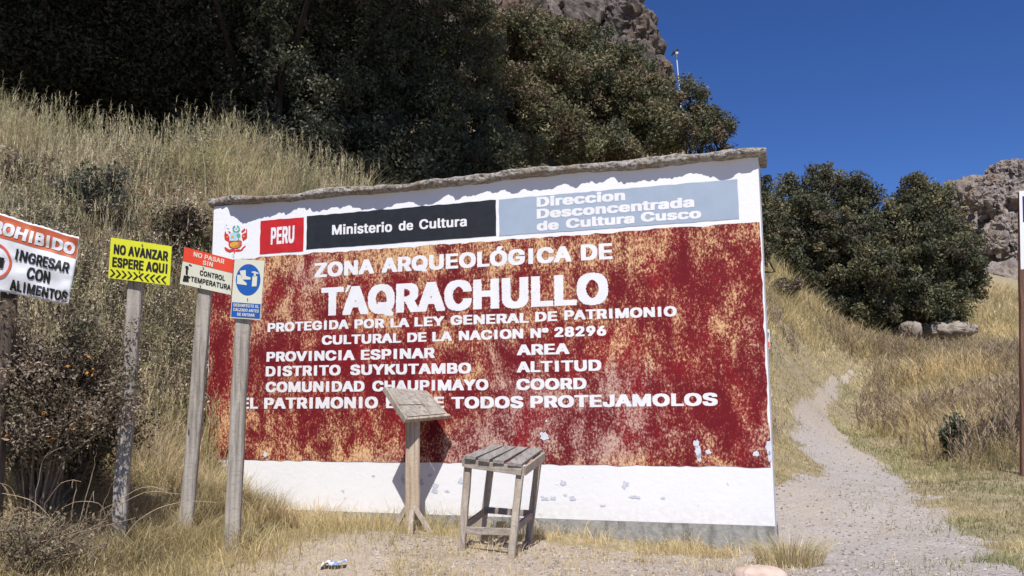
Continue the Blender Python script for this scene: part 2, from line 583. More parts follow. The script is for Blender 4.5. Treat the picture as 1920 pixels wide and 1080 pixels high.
def rock_blob(center, size, seed, sub=5, amp=0.25, cell=1.0):
    """boulder: sphere pushed into blocks by cell noise"""
    k = 2 ** sub * 2
    u = np.linspace(0, 2 * math.pi, 2 * k, endpoint=False); v = np.linspace(0.02, math.pi - 0.02, k)
    U, Vv = np.meshgrid(u, v, indexing='ij')
    D = np.stack([np.cos(U) * np.sin(Vv), np.sin(U) * np.sin(Vv), np.cos(Vv)], -1)
    sgn = np.sign(D) * np.abs(D) ** 0.72
    P = sgn * np.array(size)
    f1, f2, cid = worley(P[..., 0] / cell, P[..., 1] / cell, P[..., 2] / (cell * 1.9), seed)
    g1, g2, cid2 = worley(P[..., 0] / cell * 2.7, P[..., 1] / cell * 2.7, P[..., 2] / cell * 1.7, seed + 9)
    disp = (cid - 0.5) * 1.1 + np.minimum(f2 - f1, 0.10) * 1.6 + (cid2 - 0.5) * 0.45 + np.minimum(g2 - g1, 0.08) * 1.0
    disp = disp + fbm(P[..., 0] / cell * 3, P[..., 1] / cell * 3, P[..., 2] / cell * 3, seed=seed, octv=4) * 0.18
    P = P + D * disp[..., None] * amp * min(size)
    P = P + np.array(center)
    n0, n1_ = U.shape
    i = np.arange(n0 * n1_).reshape(n0, n1_)
    j = np.roll(i, -1, axis=0)
    F = np.stack([i[:, :-1], i[:, 1:], j[:, 1:], j[:, :-1]], -1).reshape(-1, 4)
    F = [list(f) for f in F] + [list(i[:, 0])[::-1], list(i[:, -1])]
    return P.reshape(-1, 3), F


cm = MB()
P, F = rock_blob((-6.5, 39, 11), (11.2, 6, 11.5), 4, 6, 0.35, 2.6); cm.add(P, F)
c0 = at(1215, 72, 33.5); P, F = rock_blob(c0 + np.array([-0.3, 1.2, -0.4]), (0.95, 1.0, 0.9), 8, 4, 0.5, 0.7); cm.add(P, F)
c0 = at(1243, 105, 33.5); P, F = rock_blob(c0 + np.array([-0.1, 1.0, -0.6]), (0.5, 0.8, 0.9), 12, 4, 0.5, 0.6); cm.add(P, F)
c0 = at(1160, 30, 33); P, F = rock_blob(c0 + np.array([0, 1.0, 0]), (1.0, 1.0, 1.3), 17, 4, 0.5, 0.8); cm.add(P, F)
for px, py, a, b_, sd in [(1190, 95, .8, 1.0, 31), (1205, 40, .7, .9, 33), (1252, 125, .35, .7, 35), (1130, 70, 1.0, 1.0, 37), (1090, 20, 1.0, 1.2, 39), (1175, 10, .8, .9, 43)]:
    c0 = at(px, py, 32.6); P, F = rock_blob(c0 + np.array([-.1, .9, -.2]), (a, .8, b_), sd, 4, 0.55, a * .55); cm.add(P, F)
c0 = at(1000, 20, 33); P, F = rock_blob(c0 + np.array([0, 1.2, 0.6]), (1.3, 1.0, 1.6), 19, 4, 0.5, 0.8); cm.add(P, F)
tag(cm.build('cliff', M_ROCK), 'grey and rusty rock cliff rising above the dark trees', 'cliff', kind='structure')

# far rocky hill on the right: smooth slope with outcrops of broken rock
hx = np.linspace(20, 100, 200); hy = np.linspace(46, 125, 180)
HX, HY = np.meshgrid(hx, hy, indexing='ij')


def hillz(x, y):
    prof = sstep(52, 96, y + (x - 40) * 0.12)
    rise = sstep(28, 56, x) * 0.6 + 0.4
    return 3.5 + 21.3 * prof * rise - (1 - prof) * 3 + fbm(x * 0.12, y * 0.12, seed=39, octv=3) * 2.2 * prof + fbm(x * 0.7, y * 0.7, seed=41) * 0.6 * prof


mb = MB()
V = np.stack([HX, HY, hillz(HX, HY)], -1).reshape(-1, 3)
i = np.arange(V.shape[0]).reshape(HX.shape)
F = np.stack([i[:-1, :-1], i[1:, :-1], i[1:, 1:], i[:-1, 1:]], -1).reshape(-1, 4)
mb.add(V, F)
r = np.random.default_rng(23)
for k in range(110):
    d = 62 + 34 * r.random()
    px = 1740 + 330 * r.random()
    x, y = (px - 960) / FPX * d, d
    band = fbm(np.array([x * .06]), np.array([y * .11]), seed=90)[0]
    if band < -0.1 and k > 30: continue
    sz = 0.6 + 1.5 * r.random() ** 2
    P, F = rock_blob((x, y, float(hillz(np.array([x]), np.array([y]))[0]) + sz * .15), (sz * (1 + .8 * r.random()), sz, sz * (.5 + .6 * r.random())), 300 + k, 3, 0.5, sz * .8)
    mb.add(P, F)
for px, py, d, a, b in [(1888, 325, 89, 1.3, 1.0), (1884, 310, 90, .6, .35), (1862, 343, 87, 1.2, .7), (1915, 325, 88, 1.2, 1.0), (1826, 352, 86, .7, .35), (1890, 385, 84, 1.6, 1.3), (1900, 430, 80, 1.4, 1.2), (1838, 375, 83, 1.1, .9), (1912, 470, 78, 1.0, 1.1), (1872, 355, 86, 1.0, .9), (1905, 355, 85, 1.1, 1.0), (1865, 455, 78, 1.0, .8)]:
    P, F = rock_blob(at(px, py, d), (a, a, b), px + py, 4, 0.6, a * .45); mb.add(P, F)
for k in range(420):
    px = 1765 + 330 * r.random(); d = 55 + 41 * r.random(); x = (px - 960) / FPX * d
    sz = 0.25 + 0.8 * r.random() ** 2
    P, F = rock_blob((x, d, float(hillz(np.array([x]), np.array([d]))[0]) + sz * .1), (sz * (1 + .8 * r.random()), sz, sz * (.5 + .6 * r.random())), 700 + k, 2, 0.5, sz * .7)
    mb.add(P, F)
tag(mb.build('hill', M_HILL), 'distant rocky hillside behind the round trees', 'hill', kind='structure')

# ------------------------------------------------------------------ foliage
_TRI = None


def leaf_cloud(C, R, n, size, cols, seed, squash=0.85, up=0.25):
    """leaf sized faces in clumps: C centres (k,3), R radii (k,), n leaves per clump"""
    r = np.random.default_rng(seed)
    k = len(C)
    d = r.normal(size=(k, n, 3)); d[..., 2] += up
    d /= np.linalg.norm(d, axis=-1, keepdims=True)
    rr = R[:, None, None] * (r.random((k, n, 1)) ** 0.45)
    P = C[:, None, :] + d * rr * np.array([1, 1, squash])
    P = P.reshape(-1, 3)
    m_ = len(P)
    nrm = d.reshape(-1, 3) * 0.6 + r.normal(size=(m_, 3)) * 0.7
    nrm /= np.linalg.norm(nrm, axis=1, keepdims=True)
    t = np.cross(nrm, r.normal(size=(m_, 3))); t /= np.linalg.norm(t, axis=1, keepdims=True)
    b = np.cross(nrm, t)
    s = size * (0.6 + 0.8 * r.random((m_, 1)))
    Vv = np.stack([P - t * s, P + b * s * 0.42 - t * s * 0.1, P + t * s, P - b * s * 0.42 - t * s * 0.1], 1).reshape(-1, 3)
    F = np.arange(m_ * 4).reshape(-1, 4)
    cols = np.array(cols)
    ck = r.integers(0, len(cols), k)
    c = cols[np.repeat(ck, n)] * (0.75 + 0.5 * r.random((k, 1)).repeat(n, 0).reshape(-1, 1)) * (0.7 + 0.6 * r.random((m_, 1)))
    return Vv, F, np.repeat(c, 4, axis=0)


def clumps(lobes, per, cr, seed, fill=0.45):
    """clump centres through the outer part of ellipsoid lobes [(centre, (rx,ry,rz))]"""
    r = np.random.default_rng(seed)
    C, R = [], []
    vol = [l[1][0] * l[1][1] + l[1][0] * l[1][2] for l in lobes]
    for (c, s), v in zip(lobes, vol):
        n = max(4, int(per * v))
        d = r.normal(size=(n, 3)); d /= np.linalg.norm(d, axis=1, keepdims=True)
        q = fill + (1.12 - fill) * r.random((n, 1)) ** 0.7
        q = q * (1 + 0.25 * fbm(d[:, 0] * 2.1, d[:, 1] * 2.1, d[:, 2] * 2.1, seed=seed)[:, None])
        C.append(np.array(c) + d * q * np.array(s)); R.append(cr * (0.6 + 0.8 * r.random(n)))
    return np.vstack(C), np.concatenate(R)


OLIVE = [(0.17, 0.155, 0.082), (0.14, 0.14, 0.072), (0.19, 0.16, 0.092), (0.11, 0.11, 0.058), (0.20, 0.15, 0.098)]
DARKG = [(0.09, 0.098, 0.058), (0.11, 0.115, 0.07), (0.078, 0.083, 0.05), (0.12, 0.105, 0.07)]
SHADED = [(0.05, 0.055, 0.034), (0.06, 0.064, 0.04), (0.042, 0.046, 0.028), (0.066, 0.058, 0.04)]  # DARKG darkened, putting the thicket's deep shade into the leaf colour
GREYG = [(0.10, 0.105, 0.075), (0.08, 0.09, 0.06), (0.12, 0.12, 0.09), (0.07, 0.075, 0.05)]


def tree(name, label, base, lobes, per, cr, nleaf, lsize, cols, seed, group, trunk_r=0.2, cat='tree'):
    base = np.array(base, float); base[2] = zg(base[0], base[1]) - 0.1
    t = thing(name, label, cat, base, group=group)
    r = np.random.default_rng(seed + 500)
    mb = MB()
    allc = np.mean([l[0] for l in lobes], axis=0)
    fork = base + (allc - base) * 0.35 + np.array([0, 0, 0.2])
    mid = (base + fork) / 2 + r.normal(0, 0.12, 3)
    mb.tube([base, mid, fork], [trunk_r * .8, trunk_r * 0.6, trunk_r * 0.5], 9)
    for c, s in lobes:
        c = np.array(c)
        k = fork + (c - fork) * 0.5 + r.normal(0, 0.2, 3)
        mb.tube([fork, k, c], [trunk_r * 0.5, trunk_r * 0.3, trunk_r * 0.12], 6)
        for _ in range(4):
            e = c + r.normal(size=3) * np.array(s) * 0.55
            mb.tube([k + (c - k) * r.random(), (c + e) / 2 + r.normal(0, .1, 3), e], [trunk_r * 0.2, trunk_r * 0.12, trunk_r * 0.05], 5)
    mb.build('trunk', M_BARK, t, smooth=True)
    C, R = clumps(lobes, per, cr, seed)
    Vv, F, c = leaf_cloud(C, R, nleaf, lsize, cols, seed + 1)
    new_mesh('crown', Vv, F, M_LEAF, t, tint=c)
    return t


def lob(px, py, d, rx, ry=None, rz=None):
    return (at(px, py, d), (rx, ry or rx, rz or rx))


G1 = 'trees on the slope behind the wall'
G2 = 'round trees beside the path'
# right hand round trees
tree('evergreen_tree', 'tallest round evergreen left of the pair beside the path', at(1600, 640, 29),
     [lob(1500, 410, 29, 1.0, 1.2, 1.0), lob(1555, 365, 29, .75, 1, .75), lob(1540, 335, 29, .35, .4, .4), lob(1480, 355, 29, .3, .4, .35), lob(1545, 450, 28.5, 1.3, 1.4, 1.2), lob(1485, 490, 28.5, 0.75, 1, 0.9), lob(1555, 535, 28.3, .8, 1, .7), lob(1618, 385, 29, .55, .8, .75), lob(1620, 480, 28.2, .9, 1.2, 1.3), lob(1575, 575, 28.0, .5, .7, .4), lob(1600, 350, 29, .45, .5, .45), lob(1465, 540, 28.3, .55, .8, .5), lob(1515, 570, 28.2, .5, .8, .4)],
     46, 0.30, 130, 0.055, DARKG + OLIVE[:1], 11, G2)
tree('evergreen_tree', 'dense round evergreen with its lowest branches over the end of the path', at(1690, 640, 28),
     [lob(1710, 400, 28, .8, 1.2, .8), lob(1680, 425, 28, .45, .8, .7), lob(1715, 352, 28, .3, .4, .4), lob(1750, 375, 28, .5, .5, .5), lob(1700, 380, 28, .25, .3, .25), lob(1740, 480, 27.5, 1.3, 1.4, 1.2), lob(1660, 520, 27.2, 1.0, 1.1, .9), lob(1795, 480, 27.6, .7, 1, .9), lob(1810, 535, 27.6, .6, .7, .45), lob(1745, 570, 27.2, .9, 1, .5), lob(1640, 585, 27.2, .5, .7, .4), lob(1690, 600, 27.6, .5, .6, .35), lob(1770, 590, 27.6, .5, .6, .3), lob(1775, 425, 28, .5, .6, .5)],
     46, 0.30, 130, 0.055, DARKG + OLIVE[:2], 12, G2)
tree('small_tree', 'thin dark tree peeking out behind the right edge of the wall', at(1420, 520, 22),
     [lob(1428, 345, 22, .22, .4, .35), lob(1415, 400, 22, .4, .5, .6), lob(1430, 460, 22, .35, .4, .4)], 40, 0.2, 130, 0.045, DARKG, 13, G2, 0.08)
# hillside mass, right to left
tree('hillside_tree', 'small tree with spiky outline against the sky above the wall corner', at(1310, 400, 23),
     [lob(1300, 195, 23, .3, .4, .45), lob(1320, 225, 23, .5, .6, .4), lob(1335, 255, 23, .45, .6, .4), lob(1290, 260, 22.6, .6, .6, .4), lob(1362, 270, 23, .18, .3, .4), lob(1345, 215, 23, .2, .3, .25), lob(1285, 160, 23, .12, .15, .15), lob(1370, 235, 23, .12, .2, .2), lob(1318, 175, 23, .12, .2, .25)], 60, 0.24, 110, 0.042, DARKG + OLIVE, 14, G1, 0.1)
tree('hillside_tree', 'broad sunlit olive tree below the cliff', at(1150, 420, 22),
     [lob(1165, 140, 24.5, .8, 1.0, .7), lob(1095, 100, 24.5, .9, 1.2, .7), lob(1222, 185, 24, .5, .9, .55), lob(1160, 190, 23, 1.1, 1.2, .9), lob(1090, 170, 23, 1.0, 1.2, 1.0), lob(1230, 245, 22.5, .8, .9, .6), lob(1130, 280, 22, .9, 1, .5), lob(1250, 205, 23, .4, .5, .6)],
     46, 0.3, 130, 0.052, OLIVE + DARKG[:2], 15, G1)
tree('hillside_tree', 'brownish olive tree with lit top standing left of the cliff foot', at(980, 400, 20),
     [lob(1000, 70, 23, 1.0, 1.2, .7), lob(940, 90, 22.5, 1.0, 1.2, .9), lob(1030, 140, 22, .9, 1.1, .8), lob(960, 190, 21, 1.0, 1.1, .9), lob(1040, 245, 20.5, .8, .9, .7), lob(960, 290, 19.5, .7, .8, .4), lob(1050, 75, 23.5, .45, .6, .4)],
     46, 0.28, 130, 0.05, OLIVE, 16, G1)
tree('hillside_tree', 'grey green tree whose low branches hang behind the middle of the coping', at(860, 380, 17),
     [lob(860, 40, 20, 1.0, 1.2, .8), lob(880, 130, 18.5, .8, 1, .8), lob(830, 200, 17.5, .6, .9, .8), lob(900, 240, 16.8, .6, .8, .6), lob(860, 300, 16.0, .45, .6, .3), lob(940, 300, 16.4, .5, .6, .4), lob(790, 100, 18.5, .7, .8, .7)],
     42, 0.26, 120, 0.042, GREYG[:2] + OLIVE[:2] + DARKG, 17, G1)
tree('hillside_tree', 'shaded tree with sparse grey leaves in the middle of the dark thicket', at(680, 330, 16),
     [lob(720, 30, 18, 1.3, 1.2, .9), lob(650, 90, 17, .9, 1, .9), lob(740, 150, 16.6, .9, .9, .9), lob(670, 210, 16, .8, .8, .7), lob(760, 280, 15.5, .9, .7, .5), lob(560, 60, 17.5, .9, .9, .9), lob(640, 290, 15.5, .9, .7, .5), lob(710, 330, 15.0, .9, .7, .4), lob(800, 330, 15.5, .8, .7, .4), lob(600, 180, 17.5, 1.0, .9, .9)],
     34, 0.3, 100, 0.042, GREYG[1:2] + DARKG, 18, G1)
tree('hillside_tree', 'tree with a pale leaf spray in the shaded left thicket', at(520, 300, 15),
     [lob(520, 40, 15, .5, .6, .7), lob(530, 110, 14.6, .3, .4, .4), lob(450, 100, 16, 1.0, 1, 1.0), lob(380, 40, 16, 1.2, 1, .9), lob(560, 210, 15.4, .8, .8, .8), lob(540, 290, 15.0, .9, .7, .5), lob(440, 230, 15.8, 1.0, .8, .6), lob(480, 170, 16.5, 1.1, .9, .8)],
     34, 0.28, 100, 0.042, GREYG + DARKG, 19, G1)
# big trees; their high crowns, out of view, are added to shade the thicket
tree('overhanging_tree', 'huge dark tree overhanging the top left of the grassy bank, its unseen upper crown added for shade', at(120, 150, 16),
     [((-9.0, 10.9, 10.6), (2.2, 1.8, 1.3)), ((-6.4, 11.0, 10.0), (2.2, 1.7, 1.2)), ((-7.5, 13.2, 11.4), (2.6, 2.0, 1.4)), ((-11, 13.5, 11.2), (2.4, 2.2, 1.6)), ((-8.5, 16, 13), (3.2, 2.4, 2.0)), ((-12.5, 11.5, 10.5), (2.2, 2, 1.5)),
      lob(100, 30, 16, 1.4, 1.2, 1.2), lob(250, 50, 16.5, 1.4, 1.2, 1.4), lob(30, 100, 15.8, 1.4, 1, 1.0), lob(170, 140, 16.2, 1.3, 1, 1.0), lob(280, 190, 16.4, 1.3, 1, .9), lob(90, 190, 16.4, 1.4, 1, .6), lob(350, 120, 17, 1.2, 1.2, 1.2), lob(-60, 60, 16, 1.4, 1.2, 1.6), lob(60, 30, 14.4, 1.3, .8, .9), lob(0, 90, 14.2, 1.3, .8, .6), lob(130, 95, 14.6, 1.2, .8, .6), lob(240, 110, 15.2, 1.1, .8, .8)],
     26, 0.5, 210, 0.045, SHADED, 20, G1, 0.15)
tree('overhanging_tree', 'tall dark tree arching above the thicket behind the bank, its unseen upper crown added to shade it', at(480, 230, 17),
     [((-5.4, 11.4, 9.8), (1.2, 1.5, 1.0)), ((-1.5, 12.2, 10.0), (1.6, 1.7, 1.0)), ((0.3, 14.5, 11.2), (1.5, 1.6, 1.1)), ((-3.4, 14, 11.4), (2.6, 2.0, 1.5)), ((-5.0, 16.5, 13), (2.6, 2.2, 1.6)), ((-1.6, 16.5, 12.6), (2.0, 1.8, 1.3)),  # unseen shading lobes, spaced to let sun onto the pale spray
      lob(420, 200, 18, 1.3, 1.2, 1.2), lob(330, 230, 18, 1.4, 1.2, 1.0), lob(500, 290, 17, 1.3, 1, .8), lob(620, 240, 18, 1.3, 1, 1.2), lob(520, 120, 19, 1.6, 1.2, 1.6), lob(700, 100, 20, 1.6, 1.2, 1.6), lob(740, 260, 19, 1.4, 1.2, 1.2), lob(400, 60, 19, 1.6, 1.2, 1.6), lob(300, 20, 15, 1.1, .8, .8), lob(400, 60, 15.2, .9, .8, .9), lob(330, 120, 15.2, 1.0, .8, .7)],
     26, 0.5, 200, 0.045, SHADED, 21, G1, 0.14)


# ------------------------------------------------------------------ grass
def blades(P, H, lean, width, col, seed, curve=0.5, az=None):
    """grass blades as tapered three-segment strips rooted at P"""
    r = np.random.default_rng(seed)
    n = len(P)
    az = r.random(n) * 2 * math.pi if az is None else az
    d = np.stack([np.cos(az), np.sin(az), np.zeros(n)], -1)
    fa = r.random(n) * math.pi
    sd = np.stack([np.cos(fa), np.sin(fa), np.zeros(n)], -1) * (width * 0.5)[:, None]
    H = H[:, None]; L = lean[:, None]
    up = np.array([0, 0, 1.0])
    p0 = P - up * 0.02
    p1 = P + d * H * L * 0.25 + up * H * 0.5
    p2 = P + d * H * L * (0.5 + 0.5 * curve) + up * H * (1 - 0.25 * L)
    V = np.stack([p0 - sd, p0 + sd, p1 - sd * .8, p1 + sd * .8, p2 - sd * .15, p2 + sd * .15], 1).reshape(-1, 3)
    b = np.arange(n)[:, None] * 6
    F = np.concatenate([b + np.array([0, 1, 3, 2]), b + np.array([2, 3, 5, 4])], 1).reshape(-1, 4)
    return V, F, np.repeat(col, 6, axis=0)


def tex_col(x, y, r, pal, seed, sc=0.7):
    """colour of each plant: palette entries in drifting patches"""
    pal = np.array(pal); k = len(pal)
    t = np.clip((fbm(x * sc, y * sc, seed=seed) * 0.5 + 0.5) * k + r.normal(0, 0.9, len(x)), 0, k - 1e-3)
    c = pal[t.astype(int)]
    return c * (0.75 + 0.5 * r.random((len(x), 1)))


def scatter(n, y0, y1, px0, px1, seed, py0=-60, py1=1160):
    """random ground points, denser near the viewer"""
    r = np.random.default_rng(seed)
    d = np.exp(r.random(n) * (math.log(y1) - math.log(y0)) + math.log(y0))
    px = px0 + (px1 - px0) * r.random(n)
    x = (px - 960) / FPX * d
    z = Z(x, d)
    P = np.stack([x, d, z], -1)
    a, b, _ = proj(P)
    return P[(b > py0) & (b < py1)], r


def wall_sq(P):
    s = (P[:, 0] - ORG[0]) * HW[0] + (P[:, 1] - ORG[1]) * HW[1]
    q = -((P[:, 0] - ORG[0]) * NW[0] + (P[:, 1] - ORG[1]) * NW[1])
    return s, q


STRAW = [(0.72, 0.585, 0.33), (0.80, 0.665, 0.41), (0.62, 0.50, 0.28), (0.57, 0.475, 0.24), (0.48, 0.41, 0.22)]
MIXED = [(0.26, 0.205, 0.15), (0.40, 0.32, 0.23), (0.58, 0.49, 0.31), (0.48, 0.42, 0.24), (0.30, 0.30, 0.14), (0.38, 0.29, 0.20), (0.18, 0.145, 0.11), (0.66, 0.57, 0.40)]
CREST = [(0.76, 0.65, 0.42), (0.80, 0.70, 0.47), (0.58, 0.53, 0.31), (0.46, 0.47, 0.24), (0.62, 0.50, 0.32)]
GREENISH = [(0.70, 0.60, 0.37), (0.62, 0.55, 0.33), (0.42, 0.42, 0.22), (0.30, 0.33, 0.16)]

# bank grass
VV, FF, CC = [], [], []


def put(V, F, c):
    b = sum(len(v) for v in VV)
    VV.append(V); FF.append(F + b); CC.append(c)


def flush(name, label, cat):
    o = new_mesh(name, np.vstack(VV), np.vstack(FF), M_GRASS, tint=np.vstack(CC))
    tag(o, label, cat, kind='stuff')
    VV.clear(); FF.clear(); CC.clear()
    return o


def inwall(P):
    s, q = wall_sq(P)
    return (s > -0.05) & (s < WLEN + 0.05) & (q < 0.03) & (q > -0.5)


P, r = scatter(15000, 4.4, 12.4, -80, 720, 61)
P = np.repeat(P, 11, axis=0)
_ta = r.random(len(P)) * 6.283; _tr = 0.02 + 0.09 * r.random(len(P))
P[:, 0] += np.cos(_ta) * _tr; P[:, 1] += np.sin(_ta) * _tr
P[:, 2] = Z(P[:, 0], P[:, 1])
tuft_h = np.repeat(0.55 + 0.9 * r.random(len(P) // 11), 11); tuft_c = np.repeat(r.random((len(P) // 11, 1)), 11, axis=0)
s, q = wall_sq(P)
keep = ~inwall(P) & ((s < 0.9) | (q < -0.4) | (P[:, 0] < -2.1)) & (trodden(P[:, 0], P[:, 1]) < 0.5)
clump = fbm(P[:, 0] * 2.2, P[:, 1] * 2.2, P[:, 2] * 1.5, seed=70)
midz = sstep(.5, 1.0, P[:, 2]) * (1 - sstep(2.7, 3.3, P[:, 2]))
keep &= r.random(len(P)) < np.clip(0.6 + clump * 0.9, 0.06, 1) * (1 - 0.45 * midz)
P = P[keep]; tuft_h = tuft_h[keep]; tuft_c = tuft_c[keep]; _ta = _ta[keep]
clump = clump[keep]
fr = P[:, 2]
hh = (0.19 + 0.15 * sstep(0.3, 1.0, fr)) * (0.5 + 0.5 * sstep(5.2, 6.2, P[:, 1])) * (0.5 + 0.9 * r.random(len(P))) * (1 + 0.35 * clump) * tuft_h
col = tex_col(P[:, 0], P[:, 1], r, MIXED, 71, 0.8)
top = sstep(2.5, 3.3, fr)[:, None]
col = col * (1 - 0.8 * top) + tex_col(P[:, 0], P[:, 1], r, CREST, 72) * 0.8 * top
low = (1 - sstep(0.15, 0.6, fr))[:, None]
col = col * (1 - 0.7 * low) + tex_col(P[:, 0], P[:, 1], r, STRAW, 73) * 0.7 * low
bp = 0.5 + 0.5 * np.clip(fbm(P[:, 0] * 1.3, P[:, 1] * 1.3, P[:, 2] * 1.3, seed=79) * 1.5, -1, 1)
col = col * (0.55 + 0.8 * tuft_c) * (0.6 + 0.7 * bp[:, None])
put(*blades(P, hh, 0.3 + 1.2 * r.random(len(P)), np.maximum(0.0035, P[:, 1] * 0.00045), col, 62, az=_ta + r.normal(0, .7, len(P))))
# taller seeding stalks
P, r = scatter(6500, 6.0, 12.2, -80, 680, 63)
s, q = wall_sq(P)
P = P[~inwall(P) & ((s < 0.3) | (q < -0.4))]
n = len(P)
hh = (0.40 + 0.4 * r.random(n)) * (1 + 0.2 * sstep(2.9, 3.7, P[:, 2]) * (r.random(n) < .25))
ln = 0.05 + 0.55 * r.random(n) ** 1.5; az = r.random(n) * 6.28
col = tex_col(P[:, 0], P[:, 1], r, CREST, 74)
put(*blades(P, hh, ln, np.full(n, 0.005), col, 64, az=az))
for k in range(5):      # seed heads: short sprigs at the stalk tips
    tip = P + np.stack([np.cos(az), np.sin(az), np.zeros(n)], -1) * (hh * ln * 0.7)[:, None] + np.array([0, 0, 1.0]) * (hh * (0.78 + 0.04 * k))[:, None]
    put(*blades(tip, np.full(n, 0.045), 0.8 + 1.2 * r.random(n), np.full(n, 0.006), col * 0.85, 80 + k))
flush('dry_grass', 'tall dry grass covering the bank left of the wall', 'grass')

# grass before the wall and left foreground
P, r = scatter(64000, 4.6, 8.6, -60, 1500, 91)
s, q = wall_sq(P)
trd = trodden(P[:, 0], P[:, 1])
cl = fbm(P[:, 0] * 3, P[:, 1] * 3, seed=92)
leftness = 1 - sstep(1.3, 3.0, s)
fgl = (1 - sstep(-2.6, -2.0, P[:, 0])) * (1 - sstep(5.4, 6.0, P[:, 1]))
pr = (1 - trd) * np.clip(0.22 + 0.75 * leftness + cl * 0.7, 0.04, 1) * (1 - .7 * fgl) + 0.12 + 0.55 * np.exp(-np.maximum(q, 0) * 6) * (1 - .65 * sstep(2.6, 4.4, s))
keep = ~inwall(P) & (q > 0.02) & (r.random(len(P)) < pr)
P = P[keep]; cl = cl[keep]; leftness = leftness[keep]; q = q[keep]
hh = (0.045 + 0.14 * leftness + 0.085 * np.exp(-q * 5)) * (0.5 + r.random(len(P))) * (1 + 0.6 * np.clip(cl, -0.6, 1))
put(*blades(P, hh, 0.3 + 0.9 * r.random(len(P)), np.full(len(P), 0.0045), tex_col(P[:, 0], P[:, 1], r, STRAW, 93, 1.2), 94))
flush('dry_grass', 'short straw coloured grass in front of the painted wall', 'grass')

# right verge, path sides and meadow
P, r = scatter(255000, 5.0, 46, 1180, 2180, 101)
s, q = wall_sq(P)
trd = trodden(P[:, 0], P[:, 1]); pd = pathd(P[:, 0], P[:, 1])
cl = fbm(P[:, 0] * 1.5, P[:, 1] * 1.5, seed=102)
right = P[:, 0] > np.interp(P[:, 1], PATH[:, 1], PATH[:, 0])
keep = ~inwall(P) & (r.random(len(P)) < (1 - trd) * np.clip(0.75 + cl * 0.6, 0.15, 1) + 0.05 * (cl > 0.25)) & ((q > 0.03) | (q < -0.4) | (s > WLEN))
P = P[keep]; pd = pd[keep]; cl = cl[keep]; right = right[keep]
d = P[:, 1]
tall = sstep(0.35, 1.2, pd) * np.where(right, sstep(9.3, 11.5, d), sstep(7.5, 9, d))
hh = (0.05 + 0.30 * tall + 0.1 * sstep(14, 30, d)) * (0.5 + r.random(len(P))) * (1 + 0.5 * np.clip(cl, -0.6, 1))
col = tex_col(P[:, 0], P[:, 1], r, STRAW, 103)
gm = ((1 - tall) * np.where(right, 0.9, 0.35))[:, None]
col = col * (1 - gm) + tex_col(P[:, 0], P[:, 1], r, GREENISH, 104, 1.6) * gm
put(*blades(P, hh, 0.4 + 1.6 * (1 - .6 * tall) * r.random(len(P)), np.maximum(0.0045, d * 0.0007), col * (0.8 + 0.35 * np.clip(cl, -1, 1))[:, None], 105))
flush('dry_grass', 'yellow grass bordering the gravel path on both sides', 'grass')

# brown seeding weeds right of the path and left of it
P, r = scatter(10500, 9.4, 27, 1440, 1990, 111)
pd = pathd(P[:, 0], P[:, 1])
right = P[:, 0] > np.interp(P[:, 1], PATH[:, 1], PATH[:, 0])
cl = fbm(P[:, 0] * 0.55, P[:, 1] * 0.55, seed=112)
keep = (pd > 0.45) & (r.random(len(P)) < np.where(right, np.clip(0.40 + cl * 0.75, 0.03, 1) * sstep(9.6, 12.5, P[:, 1]), np.clip(cl * 0.6 - 0.1, 0, 1)))
P = P[keep]; n = len(P)
BROWN = [(0.36, 0.275, 0.195), (0.44, 0.35, 0.25), (0.25, 0.19, 0.145), (0.50, 0.40, 0.26)]
hh = 0.28 + 0.34 * r.random(n)
ln = 0.1 + 0.4 * r.random(n); az = r.random(n) * 6.28
put(*blades(P, hh, ln, np.full(n, 0.011), tex_col(P[:, 0], P[:, 1], r, BROWN, 113), 114, az=az))
for k in range(12):
    hk = hh * (0.35 + 0.055 * k)
    tip = P + np.stack([np.cos(az), np.sin(az), np.zeros(n)], -1) * (hk * ln * 0.6)[:, None] + np.array([0, 0, 1.0]) * hk[:, None]
    put(*blades(tip, 0.06 + 0.06 * r.random(n), 1.0 + r.random(n), np.full(n, 0.013), tex_col(P[:, 0], P[:, 1], r, BROWN, 113), 120 + k))
flush('weeds', 'brown seeding weeds standing in the grass right of the path', 'weeds')

# pebbles on the gravel
P, r = scatter(14000, 4.9, 16, 700, 2000, 131)
P = P[(trodden(P[:, 0], P[:, 1]) > 0.45) & ~inwall(P)][:5200]
n = len(P)
oc = np.array([[1, 0, 0], [0, 1, 0], [-1, 0, 0], [0, -1, 0], [0, 0, .8], [0, 0, -.8]], float)
of = np.array([[0, 1, 4], [1, 2, 4], [2, 3, 4], [3, 0, 4], [1, 0, 5], [2, 1, 5], [3, 2, 5], [0, 3, 5]])
sz = 0.005 + 0.013 * r.random(n) ** 3
V = P[:, None, :] + oc[None] * sz[:, None, None] * (0.6 + 0.8 * r.random((n, 6, 1))) + np.array([0, 0, .002])
F = (np.arange(n)[:, None, None] * 6 + of[None]).reshape(-1, 3)
cc = np.array([(0.36, 0.31, 0.28), (0.28, 0.24, 0.215), (0.45, 0.41, 0.38), (0.2, 0.17, 0.15)])[r.integers(0, 4, n)]
tag(new_mesh('gravel', V.reshape(-1, 3), F, tinted('pebble', 0.9, 0.1, 0), tint=np.repeat(cc, 6, axis=0)), 'loose grey pebbles scattered over the path', 'gravel', kind='stuff')


